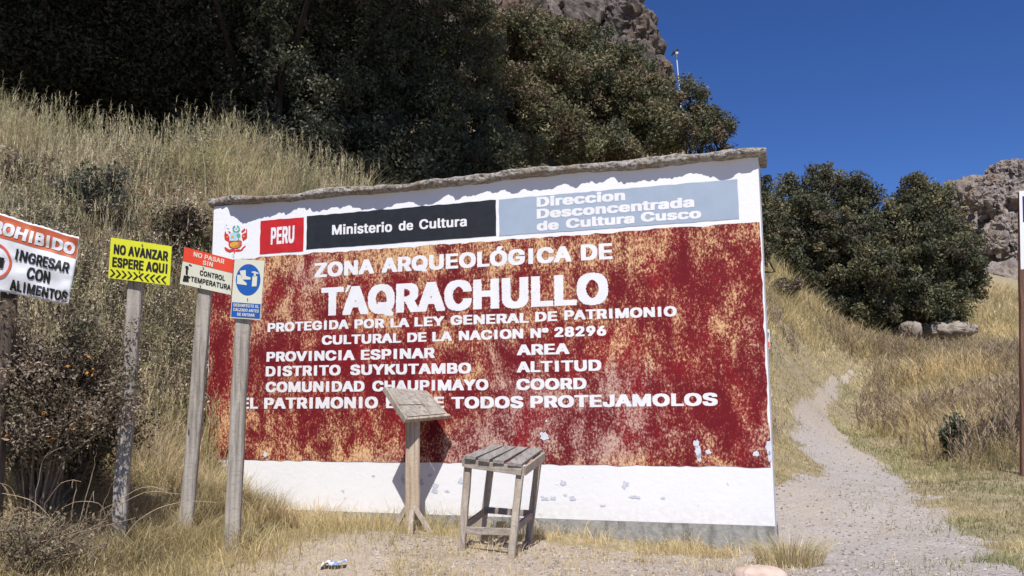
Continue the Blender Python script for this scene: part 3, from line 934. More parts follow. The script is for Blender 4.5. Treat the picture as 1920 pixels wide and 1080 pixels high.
# ------------------------------------------------------------------ shrubs
def shrub(name, label, base, rx, rz, nst, nleaf, lsize, cols, seed, group=None, cr=0.16, twig=0.006, cat='shrub', up=0.6, twigcol=None):
    base = np.array(base, float)
    t = thing(name, label, cat, base, group=group)
    r = np.random.default_rng(seed)
    mb = MB(); tips = []
    for k in range(nst):
        a = r.random() * 6.283; o = rx * (0.25 + 0.75 * r.random()); h = rz * (0.45 + 0.55 * r.random())
        e = base + np.array([math.cos(a) * o, math.sin(a) * o * .8, h])
        mid = base + np.array([math.cos(a) * o * .35, math.sin(a) * o * .3, h * .65]) + r.normal(0, .04, 3)
        mb.tube([base + r.normal(0, .04, 3) * [1, 1, 0], mid, e], [twig * 1.6, twig, twig * .5], 4, cap=False)
        tips += [e, mid + (e - mid) * .5, mid]
    mb.build('stems', M_TWIG if twigcol is None else twigcol, t)
    C = np.array(tips); R = np.full(len(C), cr)
    Vv, F, c = leaf_cloud(C, R, nleaf, lsize, cols, seed + 3, up=0.3)
    new_mesh('foliage', Vv, F, M_LEAF, t, tint=c)
    return t


M_PALEROCK = paint('pale_rock', (0.29, 0.245, 0.205), 0.9, 0.4, 4)
DEAD = [(0.20, 0.155, 0.11), (0.15, 0.115, 0.085), (0.27, 0.22, 0.16), (0.12, 0.095, 0.06), (0.16, 0.15, 0.09)]
b = at(70, 1000, 5.6); b[2] = zg(b[0], b[1])
bush = shrub('dead_bush', 'large brown withered bush left of the yellow sign post', b, 0.62, 1.38, 95, 120, 0.0135, DEAD + [(0.30, 0.235, 0.18)], 201, cr=0.14)
M_FLOWER = paint('orange_flower', (0.5, 0.22, 0.04)); r = np.random.default_rng(5)
for k in range(16):
    px, py = 10 + 190 * r.random(), 640 + 190 * r.random()
    p = at(px, py, 5.25 + .15 * r.random())
    mb = MB()
    for j in range(3):
        d = r.normal(0, 0.006, 3); mb.tube([p - d, p + d * .2 + [0, 0, .004], p + d], [.002, .006, .002], 5)
    mb.build('flower', M_FLOWER, bush)
M_PALE = paint('pale_twig', (0.36, 0.27, 0.18), 0.9, 0.3, 20)
for k in range(22):
    mb = MB()
    p = at(20 + 190 * r.random(), 1050 - 40 * r.random(), 5.35); p[2] = zg(p[0], p[1])
    a = p + np.array([r.normal(0, .2), -.1 * r.random(), .22 + .3 * r.random()])
    e = a + np.array([r.normal(0, .28), -.1, -.2 + .35 * r.random()])
    tt = np.linspace(0, 1, 12)[:, None]
    cv = p * (1 - tt) ** 2 + 2 * (a + [0, 0, .1]) * tt * (1 - tt) + e * tt ** 2 + np.cumsum(r.normal(0, .006, (12, 3)), axis=0)
    mb.tube(cv, np.linspace(.0042, .0012, 12), 4, cap=False)
    mb.build('bare_twig', M_PALE, bush)
for (nm, lb, px, py, dd, rx, rz, cols, sd, nl) in [
    ('grey_shrub', 'pale grey green shrub halfway up the bank above the yellow sign', 170, 420, 9.0, .35, .55, GREYG + [(0.2, 0.19, 0.15)], 211, 70),
    ('grey_shrub', 'dark brown withered shrub at the left edge of the bank', 40, 390, 8.9, .4, .5, DEAD, 212, 70),
    ('green_shrub', 'small bright green shrub in the shade at the top of the bank', 405, 262, 11.2, .3, .55, [(0.10, 0.16, 0.05), (0.14, 0.19, 0.07), (0.08, 0.12, 0.04)], 213, 70),
    ('brown_shrub', 'brown shrub on the bank just left of the wall top', 330, 470, 9.0, .35, .4, DEAD, 214, 60)]:
    b = hit(px, py); shrub(nm, lb, b, rx, rz, 26, nl, 0.026, cols, sd, cr=0.13)
b = hit(1795, 868); shrub('leafy_plant', 'small dark green leafy plant alone in the right verge', b, .14, .55, 14, 40, 0.03, [(0.05, 0.07, 0.045), (0.08, 0.10, 0.07), (0.12, 0.13, 0.09)], 215, cr=0.09)
for px, py, lb, sd in [(1470, 560, 'brown shrub behind the right wall edge on the grassy slope', 216), (1560, 598, 'brown shrub on the slope under the left round tree', 219)]:
    b = hit(px, py); shrub('brown_shrub', lb, b, .6, .5, 24, 60, 0.04, DEAD, sd, cr=0.2)
b = at(55, 1078, 4.95); b[2] = zg(b[0], b[1]); shrub('dead_bush', 'low tangled brown scrub at the bottom left corner', b, .55, .34, 90, 16, 0.011, DEAD, 220, cr=0.08, twig=.004)
b = at(120, 1010, 5.95); b[2] = zg(b[0], b[1]); shrub('dead_bush', 'dark withered bush added to darken the gap between the big brown bush and the yellow sign post', b, .5, .95, 80, 90, 0.0135, [tuple(x * .75 for x in q_) for q_ in DEAD], 221, cr=0.13)  # extra bush with darkened leaf colours, added to darken this gap
b = hit(1735, 655); shrub('dark_shrub', 'low dark green shrub in front of the hollow under the right round tree', b, .45, .45, 22, 60, 0.04, DARKG, 217, cr=0.2)
b = hit(1783, 640); shrub('grey_shrub', 'grey green bush beside the pale rocks under the right round tree', b, .4, .45, 22, 60, 0.04, GREYG, 218, cr=0.2)
for nm, lb, px, py, dd, a, b_, sd in [('rock', 'pale slanting rock slab under the right edge of the round trees', 1782, 618, 26.8, .75, .24, 61), ('rock', 'small pink rock in the dark hollow under the round trees', 1708, 622, 26.5, .22, .3, 62)]:
    c0 = at(px, py, dd); V, F = rock_blob((0, 0, 0), (a, .5, b_), sd, 4, .45, .4)
    o = new_mesh(nm, V, F, M_PALEROCK); o.location = c0; tag(o, lb, 'rock', kind='thing')
C = []
r = np.random.default_rng(77)
for k in range(170):
    d = 55 + 38 * r.random(); px = 1735 + 300 * r.random(); x = (px - 960) / FPX * d
    C.append((x, d, float(hillz(np.array([x]), np.array([d]))[0]) + .15))
C = np.array(C)
Vv, F, c = leaf_cloud(C, 0.35 + 0.7 * r.random(len(C)), 90, 0.13, DARKG + GREYG + STRAW[2:3], 78)
tag(new_mesh('scrub', Vv, F, M_LEAF, tint=c), 'low dark scrub dotted over the distant rocky hill', 'scrub', kind='stuff')
# brown leafy weeds through the bank
P, r = scatter(24000, 5.0, 11.8, -80, 680, 141)
s, q = wall_sq(P)
cl = fbm(P[:, 0] * 1.1, P[:, 1] * 1.1, P[:, 2] * .8, seed=142)
P = P[~inwall(P) & (s < 0) & (P[:, 2] > .5) & (r.random(len(P)) < np.clip(cl * 1.2 + .22, 0, 1) * (1 - .75 * sstep(2.7, 3.5, P[:, 2])))]
P[:, 2] += 0.10 + .34 * r.random(len(P))
Vv, F, c = leaf_cloud(P, 0.09 + .12 * r.random(len(P)), 46, 0.014, [tuple(x * 1.4 for x in q_) for q_ in DEAD + GREYG] + [(0.45, 0.37, 0.28), (0.58, 0.50, 0.39), (0.38, 0.36, 0.19), (0.52, 0.43, 0.33), (0.60, 0.51, 0.36)], 143)
tag(new_mesh('weeds', Vv, F, M_LEAF, tint=c), 'brown and grey leafy weeds mixed into the bank grass', 'weeds', kind='stuff')
# tussock at the wall's right foot
P0 = hit(1480, 1062)
r = np.random.default_rng(9)
n = 700
a = r.random(n) * 6.283; rr = 0.17 * np.sqrt(r.random(n))
P = np.stack([P0[0] + rr * np.cos(a) * 1.3, P0[1] + rr * np.sin(a), np.zeros(n)], -1); P[:, 2] = Z(P[:, 0], P[:, 1])
t = blades(P, 0.12 + 0.16 * r.random(n), 0.3 + 1.1 * r.random(n), np.full(n, .0045), tex_col(P[:, 0], P[:, 1], r, STRAW + CREST, 7), 8, az=a)
o = new_mesh('grass_tussock', t[0] - P0, t[1], M_GRASS, tint=t[2]); o.location = P0
tag(o, 'yellow grass tussock at the right foot of the wall', 'grass tussock', kind='thing')

# pale stone at the bottom edge
P0 = hit(1425, 1085)
V, F = rock_blob((0, 0, 0.0), (0.155, 0.12, 0.07), 31, 4, 0.3, 0.2)
o = new_mesh('stone', V, F, paint('pink_stone', (0.52, 0.40, 0.33), 0.9, 0.2, 12), smooth=True); o.location = P0
tag(o, 'pinkish stone lying before the tussock', 'stone', kind='thing')
# crumpled wrapper
P0 = hit(622, 1066)
gx, gy = np.meshgrid(np.linspace(-.075, .075, 14), np.linspace(-.045, .045, 9), indexing='ij')
gz = 0.03 + fbm(gx * 30, gy * 30, seed=2, octv=2) * 0.025
V = np.stack([gx + gz * .3, gy, gz], -1).reshape(-1, 3); i = np.arange(len(V)).reshape(gx.shape)
F = np.stack([i[:-1, :-1], i[1:, :-1], i[1:, 1:], i[:-1, 1:]], -1).reshape(-1, 4)
m, nt, bs = mat('wrapper')
nt.links.new(ramp(nt, noise(nt, coords(nt), 18, 2), [(0.45, (0.75, 0.78, 0.8)), (0.55, (0.12, 0.25, 0.55))]), bs.inputs['Base Color'])
bs.inputs['Roughness'].default_value = 0.3
o = new_mesh('plastic_wrapper', V, F, m); o.location = P0
md = o.modifiers.new('thick', 'SOLIDIFY'); md.thickness = 0.001
tag(o, 'crumpled blue and white plastic wrapper lying in the dry grass', 'litter', kind='thing')


# ------------------------------------------------------------------ lettering
_font = None
try:
    _font = bpy.data.fonts.load(os.path.join(bpy.utils.system_resource('DATAFILES'), 'fonts', 'Inter.woff2'))
except Exception:
    _font = None


def _caph():
    cu = bpy.data.curves.new('t', 'FONT'); cu.body = 'H'
    if _font: cu.font = _font
    ob = bpy.data.objects.new('t', cu); COL.objects.link(ob)
    me = bpy.data.meshes.new_from_object(ob.evaluated_get(bpy.context.evaluated_depsgraph_get()))
    h = max(v.co.y for v in me.vertices)
    bpy.data.objects.remove(ob); bpy.data.curves.remove(cu); bpy.data.meshes.remove(me)
    return h


CAPH = _caph()


def text_rows(body, wx, wy, rows=40, space=1.06):
    """scan the outline of a word into rows of filled spans, thickened by wx / wy (in em)"""
    cu = bpy.data.curves.new('t', 'FONT')
    cu.body = body
    if _font: cu.font = _font
    cu.fill_mode = 'NONE'
    cu.resolution_u = 6
    cu.space_character = space
    ob = bpy.data.objects.new('t', cu)
    COL.objects.link(ob)
    dg = bpy.context.evaluated_depsgraph_get()
    me = bpy.data.meshes.new_from_object(ob.evaluated_get(dg))
    co = np.array([v.co[:2] for v in me.vertices]); ed = np.array([e.vertices[:] for e in me.edges])
    bpy.data.objects.remove(ob); bpy.data.curves.remove(cu); bpy.data.meshes.remove(me)
    cap = CAPH
    # order the edges round every loop so that the winding is known
    nb = {}
    for a, b in ed:
        nb.setdefault(a, []).append(b); nb.setdefault(b, []).append(a)
    seen, dirs, AB = set(), [], []
    for a in range(len(co)):
        if a in seen or a not in nb: continue
        loop = [a]; seen.add(a)
        while True:
            c = loop[-1]; nn = [x for x in nb[c] if x not in seen]
            if len(loop) == 1 and (a + 1) in nn: nx = a + 1
            elif nn: nx = nn[0]
            else: break
            seen.add(nx); loop.append(nx)
        L = co[loop]
        if len(loop) == 12 and L[:, 1].min() < 0.02 and abs(L[:, 1].max() - cap) < 0.02 * cap:
            mid_ = []
            for p_, q_ in zip(L, np.roll(L, -1, axis=0)):
                if (p_[1] < cap / 2) != (q_[1] < cap / 2): mid_.append(p_[0])
            x0_, x1_ = L[:, 0].min(), L[:, 0].max()
            if len(mid_) == 2 and max(mid_) - min(mid_) < 0.6 * (x1_ - x0_) and abs(sum(mid_) / 2 - (x0_ + x1_) / 2) < 0.05 * (x1_ - x0_):
                L = np.array([[min(mid_), 0], [max(mid_), 0], [max(mid_), cap], [min(mid_), cap]])   # capital I without serifs
        AB += list(zip(L, np.roll(L, -1, axis=0)))
    A, B = np.array([a for a, b in AB]), np.array([b for a, b in AB])
    dh = cap / rows
    y0, y1 = co[:, 1].min(), co[:, 1].max()
    k0, k1 = int(math.floor((y0 - wy) / dh)) - 1, int(math.ceil((y1 + wy) / dh)) + 1
    spans = {}
    for k in range(k0, k1 + 1):
        y = (k + 0.5) * dh + 1e-5
        m_ = (A[:, 1] <= y) != (B[:, 1] <= y)
        if not m_.any(): spans[k] = []; continue
        a, b = A[m_], B[m_]
        x = a[:, 0] + (b[:, 0] - a[:, 0]) * (y - a[:, 1]) / (b[:, 1] - a[:, 1])
        wd = np.where(b[:, 1] > a[:, 1], 1, -1)
        o = np.argsort(x); cnt = 0; out = []
        for xi, wi in zip(x[o], wd[o]):
            if cnt == 0: st = xi
            cnt += wi
            if cnt == 0: out.append((st - wx, xi + wx))
        spans[k] = out
    j = int(round(wy / dh)); res = {}
    for k in range(k0 - j, k1 + j + 1):
        al = sorted(sum((spans.get(q, []) for q in range(k - j, k + j + 1)), []))
        mg = []
        for a, b in al:
            if mg and a <= mg[-1][1]: mg[-1][1] = max(mg[-1][1], b)
            else: mg.append([a, b])
        if mg: res[k] = mg
    return res, dh, j * dh, cap


def text_quads(body, p0, p1, up, wx=0.05, wy=0.03, jit=0.0, rows=40, slant=0.0, seed=0, space=1.06):
    """word from baseline start p0 to baseline end p1 (3D), up = vector of the capital height"""
    res, dh, pad, cap = text_rows(body, wx, wy, rows, space)
    xa = min(s[0][0] for s in res.values()); xb = max(s[-1][1] for s in res.values())
    p0, p1, up = np.array(p0, float), np.array(p1, float), np.array(up, float)
    V, F = [], []
    H = cap + 2 * pad
    r = np.random.default_rng(seed)
    for k, sp_ in res.items():
        v0, v1 = (k * dh + pad) / H, ((k + 1) * dh + pad) / H
        for a, b in sp_:
            ja, jb = r.normal(0, jit, 2) if jit else (0, 0)
            ua, ub = (a - xa + ja) / (xb - xa), (b - xa + jb) / (xb - xa)
            for u_, v_ in ((ua, v0), (ub, v0), (ub, v1), (ua, v1)):
                V.append(p0 + (p1 - p0) * (u_ + slant * v_) + up * v_)
            n = len(V); F.append([n - 4, n - 3, n - 2, n - 1])
    return V, F


# ------------------------------------------------------------------ the painted wall
wall = thing('painted_wall', 'large white and weathered red painted wall with rough stone coping and white lettering', 'wall', ORG, -YAW)


def Lw(px, py, y=0.0):
    a, b = W(px, py)
    return (a, y, b)


m, nt, bs = mat('whitewash')
vec = coords(nt)
n1 = noise(nt, vec, 2.2, 6, 0.6); n2 = noise(nt, vec, 18, 6, 0.65); n3 = noise(nt, vec, 5.5, 3, 0.5)
c = mix(nt, ramp(nt, n1, [(0.35, 0.0), (0.75, 0.35)]), (0.80, 0.80, 0.81), (0.70, 0.71, 0.73))
tc = N(nt, 'ShaderNodeTexCoord'); sxyz = N(nt, 'ShaderNodeSeparateXYZ'); nt.links.new(tc.outputs['Object'], sxyz.inputs[0])
lowm = ramp(nt, sxyz.outputs[2], [(0.0, 1.0), (0.62, 0.7), (0.75, 0.0)])
chip = mth(nt, 'MULTIPLY', ramp(nt, mth(nt, 'ADD', mth(nt, 'MULTIPLY', n3, 0.7), mth(nt, 'MULTIPLY', n2, 0.3)), [(0.645, 0.0), (0.66, 0.8)]), lowm)
c = mix(nt, chip, c, (0.42, 0.43, 0.50))
dirt = mth(nt, 'MULTIPLY', ramp(nt, sxyz.outputs[2], [(0.06, 1.0), (0.32, 0.0)]), ramp(nt, n2, [(0.4, 0.0), (0.7, 0.5)]))
c = mix(nt, dirt, c, (0.50, 0.43, 0.34))
nt.links.new(c, bs.inputs['Base Color']); bs.inputs['Roughness'].default_value = 0.8
bump(nt, bs, mth(nt, 'ADD', n2, n1), 0.25, 0.012)
M_WHITE = m

# body: slightly uneven slab
nx_, nz_ = 60, 36
TH = 0.32


def wall_face(y, flip, z0=0.0):
    xs = np.linspace(0, WLEN, nx_); zs = np.linspace(z0, ZTOP, nz_)
    X, Zz = np.meshgrid(xs, zs, indexing='ij')
    Y = np.full_like(X, y)
    return X, Y, Zz


zb = 0.5 * (W(900, 972)[1] + W(1450, 982)[1])           # top of the concrete footing
mb = MB()
ys = (0.0, TH)
pts = [(0, 0, zb), (WLEN, 0, zb), (WLEN, 0, ZTOP), (0, 0, ZTOP)]
mb.add([(x, y, z) for y in ys for x, _, z in pts], [[0, 1, 2, 3], [7, 6, 5, 4], [1, 5, 6, 2], [4, 0, 3, 7], [3, 2, 6, 7], [4, 5, 1, 0]])
o = mb.build('masonry', M_WHITE, wall, local=True)
# footing
m, nt, bs = mat('concrete')
vec = coords(nt)
n2 = noise(nt, vec, 20, 8, 0.7); n1 = noise(nt, coords(nt, (6, 6, 1.2)), 2, 5)
c = ramp(nt, n2, [(0.3, (0.22, 0.215, 0.20)), (0.7, (0.40, 0.39, 0.365))])
c = mix(nt, ramp(nt, n1, [(0.5, 0.0), (0.62, 0.7)]), c, (0.14, 0.135, 0.12))
nt.links.new(c, bs.inputs['Base Color']); bs.inputs['Roughness'].default_value = 0.95
bump(nt, bs, n2, 0.6, 0.02)
mb = MB()
xs = np.linspace(0.0, WLEN + 0.01, 60)
r = np.random.default_rng(3)
top = zb - 0.002 + 0 * xs
fr_ = [(x, -0.006 - 0.006 * r.random(), -0.6) for x in xs]; ft = [(x, -0.006 - 0.005 * r.random(), t_) for x, t_ in zip(xs, top)]
bk = [(x, TH + .02, -0.6) for x in xs]; bt = [(x, TH + .02, t_) for x, t_ in zip(xs, top)]
n = len(xs); V = fr_ + ft + bk + bt; F = []
for i in range(n - 1):
    F += [[i, i + 1, n + i + 1, n + i], [n + i, n + i + 1, 3 * n + i + 1, 3 * n + i], [2 * n + i + 1, 2 * n + i, 3 * n + i, 3 * n + i + 1]]
F += [[n - 1, 3 * n - 1, 4 * n - 1, 2 * n - 1], [2 * n, 0, n, 3 * n]]
mb.add(V, F)
mb.build('footing', m, wall, local=True)

# coping of mud and stone
m, nt, bs = mat('coping')
vec = coords(nt)
n2 = noise(nt, vec, 26, 8, 0.7); n1 = noise(nt, vec, 3.2, 5)
c = ramp(nt, n2, [(0.32, (0.07, 0.06, 0.05)), (0.46, (0.27, 0.235, 0.20)), (0.58, (0.46, 0.43, 0.39)), (0.75, (0.62, 0.60, 0.57))])
c = mix(nt, ramp(nt, n1, [(0.5, 0.0), (0.62, 0.6)]), c, (0.22, 0.15, 0.09))
v = N(nt, 'ShaderNodeTexVoronoi'); v.inputs['Scale'].default_value = 9; nt.links.new(vec, v.inputs['Vector'])
c = mix(nt, ramp(nt, v.outputs['Distance'], [(0.12, 0.5), (0.2, 0.0)]), c, (0.42, 0.41, 0.36))
nt.links.new(c, bs.inputs['Base Color']); bs.inputs['Roughness'].default_value = 0.95
bump(nt, bs, mth(nt, 'ADD', n2, n1), 1.0, 0.03)
M_COPE = m
OV = 0.082
na_, nb_ = 420, 48
ss = np.linspace(-0.05, WLEN + 0.06, na_)
V = np.zeros((na_, nb_, 3))
th = np.linspace(0, 2 * math.pi, nb_, endpoint=False)
for i, s_ in enumerate(ss):
    ov = OV + 0.022 * float(fbm(np.array([s_ * 2.0]), np.array([0.0]), seed=50)[0]) + 0.016 * float(fbm(np.array([s_ * 5.0]), np.array([3.0]), seed=51)[0])
    ov = ov * (0.35 + 0.65 * float(sstep(0.12, 0.24, s_)))
    hgt = 0.09 + 0.03 * float(fbm(np.array([s_ * 1.6]), np.array([7.0]), seed=52)[0])
    cy, hy_ = (TH + 0.1 - ov) / 2, (TH + 0.1 + ov) / 2
    cz = ZTOP + hgt / 2 - 0.014 + 0.014 * float(fbm(np.array([s_ * 0.9]), np.array([11.0]), seed=53)[0])
    c_, s2 = np.cos(th), np.sin(th)
    V[i, :, 0] = s_
    V[i, :, 1] = cy + hy_ * np.sign(c_) * np.abs(c_) ** 0.5
    V[i, :, 2] = cz + hgt / 2 * np.sign(s2) * np.abs(s2) ** 0.6
dn = fbm(V[..., 0] * 11, V[..., 1] * 11, V[..., 2] * 11, seed=55) * 0.016 + fbm(V[..., 0] * 4, V[..., 1] * 4, V[..., 2] * 4, seed=56) * 0.012 + np.abs(fbm(V[..., 0] * 22, V[..., 1] * 22, V[..., 2] * 22, seed=58, octv=3)) * 0.010
dirv = V - np.stack([V[..., 0], np.full(V.shape[:2], TH / 2), np.full(V.shape[:2], ZTOP + .04)], -1)
dirv /= np.linalg.norm(dirv, axis=-1, keepdims=True)
V = V + dirv * dn[..., None]
V[..., 0] += fbm(V[..., 1] * 9, V[..., 2] * 9, seed=57) * 0.015
i = np.arange(na_ * nb_).reshape(na_, nb_); j = np.roll(i, -1, axis=1)
F = [list(f) for f in np.stack([i[:-1], i[1:], j[1:], j[:-1]], -1).reshape(-1, 4)] + [list(i[0]), list(i[-1])[::-1]]
new_mesh('coping', V.reshape(-1, 3), F, M_COPE, wall, local=True)

# painted fields, each a thin coat proud of the plaster
def coat(name, corners, mat_, y, parent, n=40, rough=0.004, seed=1, th=0.0015):
    """painted rectangle with a hand brushed edge; corners TL TR BR BL in wall metres"""
    c = [np.array(p, float) for p in corners]
    r = np.random.default_rng(seed)
    pts = []
    for k in range(4):
        a, b = c[k], c[(k + 1) % 4]
        L = np.linalg.norm(b - a); nn = max(3, int(L * n / 2))
        for q in range(nn):
            t_ = q / nn
            pp = a + (b - a) * t_
            nrm_ = np.array([-(b - a)[1], (b - a)[0]]) / L
            pp = pp + nrm_ * (rough * float(fbm(np.array([t_ * L * 14.0]), np.array([seed + k * 3.3]), seed=seed)[0]) if q else 0)
            pts.append((pp[0], y, pp[1]))
    mb = MB(); mb.add(pts, [list(range(len(pts)))[::-1]])
    return mb.build(name, mat_, parent, local=True)


z_rt = 0.5 * (W(460, 484)[1] + W(1420, 417)[1])
z_rb = np.mean([W(451, 863.5)[1], W(900, 871)[1], W(1447, 872)[1]])
m, nt, bs = mat('red_weathered')
vec = coords(nt)
vb = coords(nt, (1.35, 1, 0.8))
nL = noise(nt, vec, 1.15, 3, 0.5, 0.4)
nM = noise(nt, vb, 3.6, 6, 0.68, 0.5)
nS = noise(nt, vb, 38, 7, 0.8)
nT = noise(nt, coords(nt, (75, 1, 48)), 1.0, 5, 0.8)
f = mth(nt, 'ADD', mth(nt, 'MULTIPLY', nL, 0.28), mth(nt, 'MULTIPLY', nM, 0.58))
f = mth(nt, 'ADD', f, mth(nt, 'MULTIPLY', nS, 0.72))
f = mth(nt, 'ADD', f, mth(nt, 'MULTIPLY', nT, 0.42))       # mean about 0.95
sx_ = N(nt, 'ShaderNodeTexCoord'); sz_ = N(nt, 'ShaderNodeSeparateXYZ'); nt.links.new(sx_.outputs['Object'], sz_.inputs[0])
edge_ = ramp(nt, mth(nt, 'DIVIDE', sz_.outputs[2], ZTOP), [(0.17, 1.0), (0.32, 0.35), (0.45, 0.0), (0.70, 0.1), (0.78, 0.8)])
f = mth(nt, 'ADD', f, mth(nt, 'MULTIPLY', edge_, 0.055))
reds = ramp(nt, mth(nt, 'ADD', mth(nt, 'MULTIPLY', nM, 0.6), mth(nt, 'MULTIPLY', nS, 0.4)), [(0.36, (0.115, 0.004, 0.009)), (0.5, (0.165, 0.005, 0.011)), (0.62, (0.26, 0.011, 0.02))])
reds = mix(nt, mth(nt, 'MULTIPLY', ramp(nt, noise(nt, coords(nt, (1.2, 1, 0.7)), 1.7, 4, 0.6, 0.4), [(0.5, 0.0), (0.66, 0.75)]), ramp(nt, nS, [(0.4, 0.4), (0.6, 1.0)])), reds, (0.31, 0.009, 0.017))
och = ramp(nt, nS, [(0.35, (0.58, 0.33, 0.15)), (0.6, (0.74, 0.49, 0.26))])
pale = mth(nt, 'MULTIPLY', ramp(nt, mth(nt, 'ADD', noise(nt, vec, 0.55, 2), mth(nt, 'MULTIPLY', sz_.outputs[0], 0.012)), [(0.56, 0.0), (0.66, 0.75)]), 1.0)
och = mix(nt, pale, och, (0.50, 0.36, 0.33))
sc_ = N(nt, 'ShaderNodeMapRange')
f = mth(nt, 'MULTIPLY', f, 0.8)
fac = ramp(nt, f, [(0.80, 0.0), (0.842, 0.17), (0.876, 0.6), (0.915, 1.0)])
c = mix(nt, fac, reds, och)
nt.links.new(c, bs.inputs['Base Color']); bs.inputs['Roughness'].default_value = 0.75
bs.inputs['Specular IOR Level'].default_value = 0.25
bump(nt, bs, nS, 0.2, 0.008)
M_RED = m
red = coat('red_field', [(0.0, z_rt), (WLEN - 0.012, z_rt), (WLEN - 0.012, z_rb), (0.0, z_rb)], M_RED, -0.003, wall, rough=0.008, seed=2)
M_BLACK = paint('black_paint', (0.018, 0.021, 0.026), 0.55, 0.25, 12)
M_GREY = paint('blue_grey_paint', (0.33, 0.40, 0.50), 0.7, 0.06, 6)
M_REDP = paint('bright_red_paint', (0.50, 0.018, 0.022), 0.6, 0.15, 10)
m, nt, bs = mat('white_lettering')     # thin brushed paint, the red grinning through here and there
vec = coords(nt)
c = mix(nt, ramp(nt, noise(nt, vec, 7, 5, 0.6), [(0.35, 0.0), (0.7, 1.0)]), (0.80, 0.80, 0.81), (0.72, 0.71, 0.72))
c = mix(nt, ramp(nt, noise(nt, coords(nt, (1, 1, 0.7)), 55, 6, 0.75), [(0.60, 0.0), (0.70, 0.8)]), c, (0.50, 0.22, 0.20))
nt.links.new(c, bs.inputs['Base Color']); bs.inputs['Roughness'].default_value = 0.75
M_LET = m
zc = lambda *p: float(np.mean([W(*q)[1] for q in p]))
xc = lambda *p: float(np.mean([W(*q)[0] for q in p]))
zt1 = zc((489, 414), (570, 408)); zb1 = zc((487, 477), (568.5, 471))
prb = coat('red_panel', [(xc((489, 414), (487, 477)), zt1), (xc((570, 408), (568.5, 471)), zt1), (xc((570, 408), (568.5, 471)), zb1), (xc((489, 414), (487, 477)), zb1)], M_REDP, -0.003, wall, seed=5)
zt2 = zc((576, 406), (929.6, 374)); zb2 = zc((574, 469), (931, 441))
xl, xr = xc((576, 406), (574, 469)), xc((929.6, 374), (931, 441))
blk = coat('black_panel', [(xl, zt2), (xr, zt2), (xr, zb2), (xl, zb2)], M_BLACK, -0.003, wall, seed=6)
zt3 = zc((935.5, 372.6), (1382.4, 337.6)); zb3 = zc((936, 441.3), (1386.5, 411.7))
xl, xr = xc((935.5, 372.6), (936, 441.3)), xc((1382.4, 337.6), (1386.5, 411.7))
gry = coat('grey_panel', [(xl, zt3), (xr, zt3), (xr, zb3), (xl, zb3)], M_GREY, -0.003, wall, seed=7)


def wall_text(items, parent, y=-0.0045, jit=0.004, name='lettering'):
    mb = MB()
    for k, (body, x0, x1, y0, y1, cap, wx, wy) in enumerate(items):
        a, b = Lw(x0, y0, y), Lw(x1, y1, y)
        zcap = 0.5 * (W(x0, y0 - cap[0])[1] - a[2] + W(x1, y1 - cap[1])[1] - b[2]) if isinstance(cap, tuple) else W((x0 + x1) / 2, (y0 + y1) / 2 - cap)[1] - W((x0 + x1) / 2, (y0 + y1) / 2)[1]
        Vt, Ft = text_quads(body, a, b, (0, 0, zcap), wx, wy, jit, 40, seed=k)
        mb.add(Vt, Ft)
    return mb.build(name, M_LET, parent, local=True)


